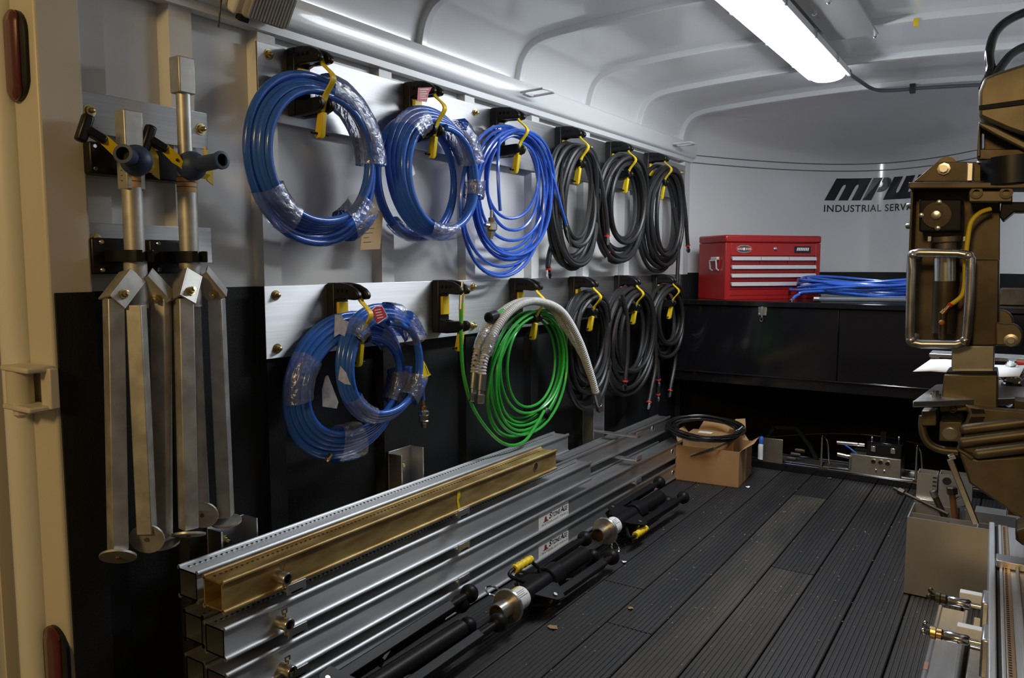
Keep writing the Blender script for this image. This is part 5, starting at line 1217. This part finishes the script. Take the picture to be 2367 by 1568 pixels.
mb = MB(); mb.sphere(pm(2177, 746, YM - 0.05), 0.0075, 10); mb.build('orange_button', mat('amber_button', (0.42, 0.14, 0.01), 0.5), t)
def guard(y, dv=0):
    g = [(2107, 594), (2112, 587), (2125, 584), (2215, 586), (2236, 590), (2244, 598), (2241, 690), (2234, 780), (2226, 792), (2210, 797), (2130, 796), (2110, 793), (2103, 780), (2105, 690)]
    return [pm(u, v, y) for u, v in g]
g = guard(YM - 0.075)
pts = []
for i in range(len(g)):
    pts.append(g[i]); nx_ = g[(i + 1) % len(g)]
    if (nx_ - g[i]).length > 0.06: pts += [g[i].lerp(nx_, 0.33), g[i].lerp(nx_, 0.66)]
mb = MB(); mb.tube(pts, 0.0115, 14, closed=True); mb.build('tube_guard', steel, t)
for u, v in ((2110, 590), (2106, 787), (2238, 592), (2230, 788)):
    q = pm(u, v, YM - 0.075); mb = MB(); mb.cyl(q, q + V((0, 0.125, 0)), 0.0108, n=12); mb.sphere(q + V((0, -0.001, 0)), 0.0135, 12); mb.build('guard_leg', steel, t)
mb = MB(); slab(mb, [(2245, 600), (2310, 600), (2308, 800), (2245, 800)], YM - 0.02, YM + 0.044); mb.build('slide_block', darksteel, t, bevel=0.004)
# pivot lugs at lower right
for dy, du, dv in ((-0.045, 0, 0), (0.02, -22, -32)):
    mb = MB(); poly = [(2300 + du, 800 + dv), (2300 + du, 745 + dv)] + [(2336 + du + 30 * math.sin(a), 778 + dv - 30 * math.cos(a)) for a in [-0.35 + k * 0.28 for k in range(11)]]
    slab(mb, poly, YM + dy, YM + dy + 0.022); mb.build('pivot_lug', caststeel, t, bevel=0.005)
mb = MB(); mb.lathe(pm(2337, 787, YM - 0.045), (0, -1, 0), [(0, 0.016), (0.003, 0.016), (0.004, 0.009), (0.008, 0.008)], 16); mb.build('lug_pin', steel, t)
# column below
mb = MB(); slab(mb, [(2200, 800), (2298, 800), (2297, 868), (2199, 866)], YM - 0.03, YM + 0.04); mb.build('column', stainless, t, bevel=0.002)
mb = MB(); slab(mb, [(2188, 858), (2304, 858), (2306, 872), (2184, 868)], YM - 0.05, YM + 0.05); mb.build('column_seal', blackplas, t, bevel=0.003)
mb = MB(); slab(mb, [(2182, 866), (2306, 868), (2306, 950), (2172, 952)], YM - 0.055, YM + 0.05); mb.build('carriage_block', caststeel, t, bevel=0.004)
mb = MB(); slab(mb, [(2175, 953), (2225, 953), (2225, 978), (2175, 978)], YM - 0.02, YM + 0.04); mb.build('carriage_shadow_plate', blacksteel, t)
mb = MB(); slab(mb, [(2172, 975), (2224, 975), (2224, 1022), (2170, 1020)], YM - 0.045, YM + 0.03); mb.build('bearing_block', caststeel, t, bevel=0.003)
mb = MB(); mb.lathe(pm(2196, 1002, YM - 0.045), (0, -1, 0), [(0, 0.018), (0.003, 0.018), (0.003, 0.0145), (0.008, 0.0145)], 20); mb.build('bearing_cap', steel, t)
q = pm(2203, 946, YM - 0.056); mb = MB(); mb.tube([V((q.x + 0.007 * math.cos(a), q.y - 0.002, q.z + 0.009 * math.sin(a))) for a in [2 * PI * k / 12 for k in range(12)]], 0.002, 6, closed=True); mb.build('lock_ring', darksteel, t)
mb = MB(); mb.tube(spline([pm(2134, 962, YM + 0.0), pm(2132, 985, YM), pm(2137, 1010, YM), pm(2152, 1030, YM), pm(2180, 1041, YM), pm(2215, 1044, YM)], 6), 0.0105, 12); mb.build('bent_tube', caststeel, t)
mb = MB(); slab(mb, [(2130, 950), (2165, 950), (2165, 985), (2130, 985)], YM - 0.03, YM + 0.03); mb.build('tube_block', caststeel, t, bevel=0.003)
# ribbed casting with two windows and the wedge-shaped jaw
mb = MB(); slab(mb, [(2230, 936), (2275, 944), (2430, 955), (2430, 1010), (2216, 992), (2232, 975), (2238, 955)], YM - 0.085, YM - 0.05); cs = mb.build('window_casting', caststeel, t, bevel=0.005)
for pp in ([(2243, 945), (2274, 947), (2278, 956), (2247, 957)], [(2244, 965), (2277, 964), (2270, 979), (2238, 978)]):
    mb = MB(); slab(mb, pp, YM - 0.0875, YM - 0.084); mb.build('casting_window', zinc if False else bore, cs)
def finger(u0, v0, u1, v1, yy, r):
    a, b = pm(u0, v0, yy), pm(u1, v1, yy)
    mb = MB(); mb.cyl(a, b, r, n=16); mb.sphere(a, r, 14); mb.build('jaw_rib', caststeel, t)
finger(2231, 993, 2440, 967, YM - 0.12, 0.0135); finger(2227, 1022, 2440, 995, YM - 0.13, 0.0135); finger(2262, 1049, 2450, 1026, YM - 0.145, 0.0135)
mb = MB(); slab(mb, [(2232, 990), (2440, 968), (2440, 1045), (2262, 1058), (2212, 1035), (2226, 1020)], YM - 0.115, YM - 0.03); mb.build('jaw_web', caststeel, t, bevel=0.004)
mb = MB(); slab(mb, [(2208, 1040), (2215, 1036), (2256, 1058), (2246, 1066)], YM - 0.135, YM - 0.05); mb.build('jaw_lip', caststeel, t, bevel=0.004)
mb = MB(); slab(mb, [(2216, 1044), (2258, 1062), (2450, 1048), (2450, 1255), (2345, 1190), (2240, 1118)], YM - 0.13, YM - 0.02); mb.build('wedge_jaw', caststeel, t, bevel=0.006)
mb = MB(); mb.obox(pm(2196, 1062, YM - 0.05), pm(2256, 1212, YM - 0.02), 0.016, 0.008, (1, 0, 0)); mb.build('strut', stainless, t, bevel=0.002)
mb = MB(); mb.cyl(pm(2194, 1058, YM - 0.06), pm(2208, 1054, YM - 0.06), 0.008, n=10); mb.build('strut_pin', nickel, t)
mb = MB(); slab(mb, [(2346, 1228), (2440, 1200), (2440, 1290), (2362, 1262), (2348, 1250)], YM - 0.40, YM - 0.30); mb.build('lower_jaw_tip', darksteel, t, bevel=0.006)
mb = MB(); mb.obox(pm(2440, 1240, YM - 0.35), V((0.075, YM + 0.03, 0.52)), 0.05, 0.05, (1, 0, 0)); mb.build('lower_jaw_arm', darksteel, t)
mb = MB(); mb.box(0.0, 0.09, YM - 0.03, YM + 0.05, 0.50, 0.80); mb.build('jaw_mount', darksteel, t)
mb = MB(); mb.box(-0.06, 0.09, YM - 0.02, YM + 0.045, 1.36, 1.44); mb.build('head_mount', darksteel, t)
# hydraulic hoses on the head
for pp in ([(2278, 195), (2290, 165), (2288, 120), (2302, 75), (2340, 42), (2420, 10)], [(2300, 178), (2318, 150), (2340, 125), (2372, 108), (2430, 95)], [(2268, 205), (2276, 185), (2290, 168), (2330, 140)]):
    mb = MB(); n_ = len(pp); mb.tube(spline([pm(u, v, YM - 0.05 + 0.02 * k) for k, (u, v) in enumerate(pp)], 7), 0.0115 if pp[0][0] != 2268 else 0.006, 12); mb.build('hydraulic_hose', blackgloss, t)

# bench behind the machine
t = thing('steel_bench', 'thick pale metal bench top behind the lancing machine', 'bench', (0.03, 2.75, 0))
mb = MB(); mb.prism([at(2110, 928, Z=0.80), at(2163, 889, Z=0.80), V((XR - 0.02, 3.04, 0.80)), V((XR - 0.02, 2.55, 0.80))], (0, 0, -0.016)); mb.build('top', alu, t, bevel=0.002)
q = at(2163, 918, Z=0.80); mb = MB(); mb.lathe(q, (0, 0, 1), [(0, 0.013), (0.010, 0.013), (0.0105, 0.007), (0.018, 0.007)], 8); mb.build('bolt', nickel, t)
for y in (2.62, 2.98):
    MB().box(0.06, 0.10, y - 0.02, y + 0.02, 0, 0.784).build('leg', darksteel, t)
mb = MB(); q = at(2146, 872, Y=3.02); mb.box(q.x, XR - 0.02, 3.0, 3.12, 0.835, 0.848); mb.build('rear_shelf', alu, t, bevel=0.002)
mb = MB(); mb.box(q.x + 0.005, q.x + 0.03, 3.0, 3.04, 0.80, 0.835); mb.box(0.05, 0.10, 2.98, 3.04, 0.78, 0.836); mb.build('shelf_riser', steel, t)
t = thing('paper_sheet', 'bright white sheet of paper lying on the bench behind the machine', 'paper', (-0.1, 3.1, 0.851))
mb = MB(); rows = []
A = at(2110, 859, Z=0.853); B = at(2151, 831, Z=0.853)
for k in range(7):
    f = k / 6; rows.append([A.lerp(V((A.x + 0.25, A.y + 0.03, A.z)), f) + V((0, 0, 0.004 * math.sin(f * 7))), B.lerp(V((B.x + 0.25, B.y - 0.02, B.z)), f) + V((0, 0, 0.004 * math.sin(f * 7)))])
mb.grid(rows); ob = mb.build('sheet', paper, t); so = ob.modifiers.new('thickness', 'SOLIDIFY'); so.thickness = 0.0008
t = thing('fitting_cluster', 'pile of chrome hose fittings on the bench right of the machine column', 'fitting', (-0.02, 2.72, 0.80))
rn = random.Random(8)
for (u, v, r, L, d) in ((2337, 850, .017, .05, (0.1, -0.3, 1)), (2345, 882, .020, .05, (-1, -0.3, 0.1)), (2328, 905, .019, .06, (-0.9, -0.4, 0.2)), (2350, 905, .018, .05, (0.2, -1, 0.3)), (2325, 868, .015, .06, (-1, 0.2, 0)), (2358, 862, .016, .05, (1, -0.2, 0.3)), (2340, 925, .022, .07, (-0.8, -0.6, 0)), (2362, 890, .016, .05, (0.3, -0.9, 0.3))):
    q = pm(u, v, 2.70); mb = MB(); mb.lathe(q, d, [(-L / 2, r * 0.6), (-L / 4, r * 0.62), (-L / 4 + 0.001, r), (L / 6, r), (L / 6 + 0.001, r * 0.75), (L / 2, r * 0.7)], 10); mb.build('fitting', chrome, t, smooth=30)
mb = MB(); q = pm(2338, 925, 2.70); mb.box(q.x - 0.03, q.x + 0.06, 2.66, 2.74, 0.8005, q.z + 0.004); mb.build('fitting_block', darksteel, t, bevel=0.003)
q = pm(2360, 845, 2.74); mb = MB(); mb.obox(q + V((-0.02, 0, 0.004)), q + V((0.10, 0.02, -0.012)), 0.02, 0.02, (0, 1, 0)); mb.build('red_handle', redferrule, t, bevel=0.004)
mb = MB(); mb.cyl((q.x, 2.74, 0.8005), (q.x, 2.74, q.z), 0.012, n=10); mb.build('valve_stem', nickel, t)

# aluminium bins on the floor at the right
t = thing('parts_bin', 'open brushed aluminium bin on the floor in front of the machine, holding bolts', 'bin', (-0.15, 3.05, 0))
fx0, fx1, fy0, fy1, fh, tw = -0.292, 0.030, 2.965, 3.165, 0.277, 0.004
MB().box(fx0, fx1, fy0, fy0 + tw, 0.001, fh).build('front_wall', binalu, t)
MB().box(fx0, fx1, fy1 - tw, fy1, 0.001, fh).build('back_wall', binalu, t)
MB().box(fx0, fx0 + tw, fy0 + tw, fy1 - tw, 0.001, fh).build('side_wall', binalu, t)
MB().box(fx1 - tw, fx1, fy0 + tw, fy1 - tw, 0.001, fh).build('side_wall', binalu, t)
MB().box(fx0, fx1, fy0, fy1, 0.001, 0.004).build('bottom', binalu, t)
MB().box(fx0 + tw, fx1 - tw, 3.055, 3.058, 0.004, fh - 0.008).build('divider', binalu, t)
MB().box(-0.085, -0.082, fy0 + tw, 3.055, 0.004, fh - 0.012).build('divider', binalu, t)
t = thing('long_bolt', 'long dark bolt with a nut, leaning out of the aluminium bin', 'bolt', (-0.3, 3.1, 0.27))
a = pm(2066, 1129, 3.14); b = pm(2178, 1178, 3.10) + V((0.02, -0.01, -0.012))
a.z = max(a.z, fh + 0.016)
mb = MB(); mb.cyl(a, b, 0.0062, n=10); mb.build('shank', darksteel, t)
d = (b - a).normalized(); mb = MB(); mb.lathe(a + d * 0.018, d, [(0, 0.014), (0.020, 0.014)], 6); mb.build('nut', darksteel, t, smooth=0)
def loose_bolt(lab, u0, v0, u1, v1, r, m, head):
    a = pm(u0, v0, 3.11); b = pm(u1, v1, 3.11) ; d = (b - a).normalized()
    t = thing('bolt', lab, 'bolt', tuple(b), 'bolts standing in the aluminium bin')
    b2 = b + d * (0.10)
    mb = MB(); mb.cyl(a, b2, r, n=12); mb.build('shank', m, t)
    mb = MB(); mb.lathe(a, d, [(-0.004, r * head * 0.8), (0, r * head), (0.022, r * head)], 6 if head > 1.3 else 12); mb.build('head', darksteel if head > 1.3 else steel, t, smooth=20)
loose_bolt('grey dowel standing tilted in the aluminium bin', 2156, 1136, 2176, 1180, 0.0105, darksteel, 1.15)
loose_bolt('rust brown hex bolt standing in the aluminium bin', 2200, 1128, 2205, 1180, 0.0105, rust, 1.75)
t = thing('clear_cup', 'crumpled clear plastic cup lying in the aluminium bin', 'cup', (-0.14, 3.01, 0.2))
q = pm(2193, 1194, 3.01); mb = MB(); mb.lathe(V((q.x, 3.012, 0.185)), (0.25, 0.0, 1), [(0, 0.022), (0.02, 0.026), (0.075, 0.030)], 9, cap=False); mb.build('cup', film, t, smooth=20); mb = MB(); mb.lathe(V((q.x, 3.012, 0.185)), (0.25, 0, 1), [(-0.001, 0.022), (0.0, 0.022)], 9); mb.build('base', film, t)
mb = MB(); mb.lathe(V((q.x, 3.012, 0.184)), (0.25, 0, -1), [(0, 0.006), (0.179, 0.006)], 6)
# second bin behind: two open channel boxes and a plate with a hole
t = thing('channel_bracket', 'open square aluminium box section standing behind the bin, left one', 'bracket', (-0.26, 3.6, 0))
bx0, bx1, y0, y1 = pm(2120, 1100, 3.58).x, pm(2167, 1100, 3.58).x, 3.58, 3.66
zt = pm(2120, 1093, 3.58).z
for (a0, a1, c0, c1, nm) in ((bx0, bx1, y0, y0 + 0.004, 'front_wall'), (bx0, bx1, y1 - 0.004, y1, 'back_wall'), (bx0, bx0 + 0.004, y0 + 0.004, y1 - 0.004, 'side_wall'), (bx1 - 0.004, bx1, y0 + 0.004, y1 - 0.004, 'side_wall')):
    MB().box(a0, a1, c0, c1, 0.001, zt).build(nm, binalu, t)
MB().box(bx0 - 0.006, bx1, y0 - 0.02, y0, 0.17, 0.186).build('lip', binalu, t, bevel=0.002)
for k in range(6):
    z = zt - 0.012 - k * 0.017; MB().box(bx1 - 0.016, bx1 - 0.002, y0 - 0.0015, y0, z - 0.003, z + 0.003).build('notch', bore, t)
t = thing('channel_bracket', 'aluminium box section with a round hole, standing behind the bin, right one', 'bracket', (-0.18, 3.6, 0))
cx0, cx1 = bx1 + 0.006, bx1 + 0.125
zt2 = zt + 0.006
for (a0, a1, c0, c1, nm) in ((cx0, cx1, y0, y0 + 0.004, 'front_wall'), (cx0, cx1, y1 - 0.004, y1, 'back_wall'), (cx0, cx0 + 0.004, y0 + 0.004, y1 - 0.004, 'side_wall'), (cx1 - 0.004, cx1, y0 + 0.004, y1 - 0.004, 'side_wall')):
    MB().box(a0, a1, c0, c1, 0.001, zt2).build(nm, binalu, t)
q = pm(2189, 1113, y0); MB().lathe((q.x, y0, q.z), (0, -1, 0), [(0, 0.020), (0.0015, 0.020), (0.0015, 0.016), (0.0004, 0.016)], 20, cap=False).build('hole_rim', alu, t)
MB().lathe((q.x, y0, q.z), (0, -1, 0), [(-0.0, 0.0162), (0.0006, 0.0162)], 18).build('hole_shadow', bore, t)
t = thing('parts_tray', 'flat aluminium tray behind the bin under the wedge shaped jaw', 'bin', (-0.04, 3.35, 0))
tx0, tx1, ty0, ty1, tz = pm(2250, 1185, 3.30).x, XR - 0.01, 3.24, 3.55, 0.195
MB().box(tx0, tx1, ty0, ty1, 0.001, tz).build('tray_body', binalu, t, bevel=0.003)
MB().box(tx0 + 0.10, tx0 + 0.103, ty0 + 0.003, ty1, tz, tz + 0.006).build('divider', alu, t)
q = pm(2236, 1128, 3.24); mb = MB(); mb.cyl((q.x - 0.02, 3.30, tz + 0.019), (q.x + 0.03, 3.30, tz + 0.019), 0.018, n=16); tag(mb.build('chrome_sleeve', chrome, smooth=40), 'shiny chrome sleeve on the flat aluminium tray', 'fitting')
q = pm(2222, 1162, 3.12); t = thing('ring_fitting', 'round chrome ring fitting standing in the aluminium bin by the strut', 'fitting', (q.x, 3.12, 0.25))
mb = MB(); mb.lathe((q.x, 3.125, q.z), (0.25, -1, 0.1), [(0, 0.022), (0.012, 0.022), (0.012, 0.015), (0.0, 0.015)], 18, cap=False); mb.build('ring', chrome, t)
mb = MB(); mb.lathe((q.x, 3.128, q.z - 0.02), (0, 0, -1), [(0, 0.012), (0.20, 0.012)], 10); mb.build('stem', nickel, t)

# rail lying waist low at the right with rack strip and knob clamps
RZ = 0.35
A0 = at(2287, 1206, Z=RZ)
t = thing('racked_rail', 'pale aluminium rail with a copper coloured rack strip at the lower right edge', 'rail', (A0.x, A0.y, 0))
RM = Mx.Translation((A0.x, A0.y, 0)) @ Mx.Rotation(0.0285, 4, 'Z')
def mk(): m = MB(); m.M = RM; return m
LL = -1.62
m = mk(); m.box(0, 0.015, LL, 0, RZ - 0.085, RZ); m.build('left_flange', palerail, t, bevel=0.003)
m = mk(); m.box(0.0155, 0.024, LL, -0.004, RZ - 0.080, RZ - 0.012); m.build('groove', bore, t)
m = mk(); m.box(0.024, 0.032, LL, -0.004, RZ - 0.080, RZ - 0.004); m.build('inner_flange', palerail, t, bevel=0.002)
m = mk(); m.box(0.032, 0.130, LL, -0.004, RZ - 0.085, RZ - 0.008); m.build('top_plate', palerail, t, bevel=0.002)
m = mk(); m.box(0.034, 0.048, LL, -0.006, RZ - 0.0078, RZ - 0.0045); m.build('rack_strip', copper, t)
hm = mk()
for k in range(100): hm.box(0.036, 0.0415, -0.03 - k * 0.012, -0.024 - k * 0.012, RZ - 0.0047, RZ - 0.0041)
hm.build('rack_holes', bore, t, kind='stuff', smooth=0)
m = mk(); m.box(0.060, 0.068, LL, -0.30, RZ - 0.008, RZ + 0.002); m.build('rail_edge', palerail, t, bevel=0.002)
yc = -(A0.y - at(2320, 1292, Z=RZ + 0.012).y)
m = mk(); m.box(0.016, 0.135, yc - 0.030, yc + 0.030, RZ - 0.006, RZ + 0.014); m.build('cross_clamp', alu, t, bevel=0.002)
for y in (-0.25, -1.2):
    m = mk(); m.box(0.02, 0.12, y - 0.03, y + 0.03, 0.001, RZ - 0.086); m.build('support', darksteel, t)
for v, mm in ((1405, rust), (1490, nickel)):
    c = at(2275, v, Z=RZ - 0.035); e = at(2172, v - 16, Z=RZ - 0.035)
    ax = V((-1, 0, 0)); L = lambda d: c + ax * d
    mb = MB(); mb.box(c.x - 0.006, c.x + 0.012, c.y - 0.045, c.y + 0.045, RZ - 0.095, RZ - 0.005); mb.build('knob_bracket', alu, t, bevel=0.005)
    mb = MB(); mb.cyl(L(-0.01), L(0.032), 0.0065, n=12); mb.build('knob_shaft', nickel, t)
    mb = MB(); mb.lathe(L(0.028), ax, [(0, 0.009), (0.004, 0.0115), (0.048, 0.0115), (0.051, 0.009)], 18); mb.build('knob_sleeve', chrome, t)
    mb = MB(); mb.lathe(L(0.079), ax, [(0, 0.010), (0.004, 0.013), (0.014, 0.0125), (0.016, 0.015), (0.026, 0.015), (0.028, 0.011)], 12); mb.build('knob_head', darksteel if mm is rust else brass, t, smooth=30)
    for sg in (-1, 1):
        mb = MB(); mb.obox(L(0.10), L(0.115) + V((0, 0.018 * sg, 0.006)), 0.010, 0.008, (0, 0, 1)); mb.sphere(L(0.118) + V((0, 0.022 * sg, 0.008)), 0.007, 10); mb.build('wing', darksteel if mm is rust else nickel, t)
    mb = MB(); mb.box(c.x - 0.055, c.x - 0.006, c.y + 0.035, c.y + 0.060, c.z - 0.010, c.z + 0.014); mb.build('white_block', whitelabel, t, bevel=0.002)
# rail lying on the floor
rail('aluminium rail lying on the floor at the lower right corner with rust marks', -0.168, 0.001, 1.35, 2.72, alurail, holes=False)
for y in (1.95, 2.25, 2.50):
    mb = MB(); mb.box(-0.1668, -0.1568, y, y + 0.045, 0.0836, 0.0844); ob = mb.build('rust_mark', pinkrust, bpy.data.objects[[o.name for o in bpy.data.objects if o.get('label', '').startswith('aluminium rail lying')][0]])
t = thing('slotted_plate', 'flat grey slotted plate on the floor between the floor rail and the upright rail', 'plate', (-0.04, 2.2, 0))
for k in range(5):
    y = 1.55 + k * 0.24; MB().box(-0.072, 0.03, y, y + 0.225, 0.001, 0.062).build('plate', stainless, t, bevel=0.003)
MB().box(-0.070, 0.028, 1.56, 2.73, 0.001, 0.052).build('core', darksteel, t)

# ------------------------------------------------------------------ litter on the floor
rn = random.Random(11); mb = MB()
for k in range(620):
    if k < 260: x = rn.uniform(-1.5, -0.1); y = rn.uniform(1.8, 4.3)
    elif k < 420: x = rn.gauss(-1.35, 0.05); y = rn.uniform(2.2, 3.7)
    else: x = rn.gauss(-0.75, 0.28); y = rn.gauss(2.9, 0.6)
    if not (-1.49 < x < -0.08 and 1.7 < y < 4.35) or (x > -0.31 and y > 2.9): continue
    if x < -1.14 and y > 3.9: continue
    s = rn.choice((0.001, 0.0014, 0.0018, 0.0026)); z = 0.0004
    mb._add([(x - s, y - s, z), (x + s, y - s * 0.6, z), (x + s * 0.5, y + s, z), (x, y, z + s * 1.2)], [(2, 1, 0), (0, 1, 3), (1, 2, 3), (2, 0, 3)])
o = mb.build('floor_crumbs', dust, smooth=0, kind='stuff'); tag(o, 'fine pale crumbs and grit scattered on the dark planks', 'debris')
def scrap(lab, u, v, r, m, nm='dry_leaf', seed=1):
    q = at(u, v, Z=0.001); rn = random.Random(seed); n_ = 9
    top = [V((q.x + r * (0.6 + 0.4 * rn.random()) * math.cos(2 * PI * k / n_), q.y + r * (0.5 + 0.5 * rn.random()) * math.sin(2 * PI * k / n_), 0.002 + r * 0.35 * rn.random())) for k in range(n_)]
    mb = MB(); mb._add(top + [V((q.x, q.y, 0.004)), V((q.x, q.y, 0.0005))], [(k, (k + 1) % n_, n_) for k in range(n_)] + [((k + 1) % n_, k, n_ + 1) for k in range(n_)])
    tag(mb.build(nm, m, smooth=0), lab, 'leaf' if 'leaf' in nm else 'scrap')
scrap('curled brown leaf on the planks near the middle folding stand', 1278, 1452, 0.018, leafm, seed=2)
scrap('tan leaf scrap on the planks at the centre of the floor', 1458, 1408, 0.012, leafm, seed=3)
scrap('tan leaf scrap at the foot of the low track', 1918, 1107, 0.014, leafm, seed=4)
scrap('white paper scrap beside the cardboard box', 1728, 1127, 0.014, paper, 'paper_scrap', seed=5)
scrap('crumpled white scrap beside the farthest folding stand', 1443, 1300, 0.014, paper, 'paper_scrap', seed=7)
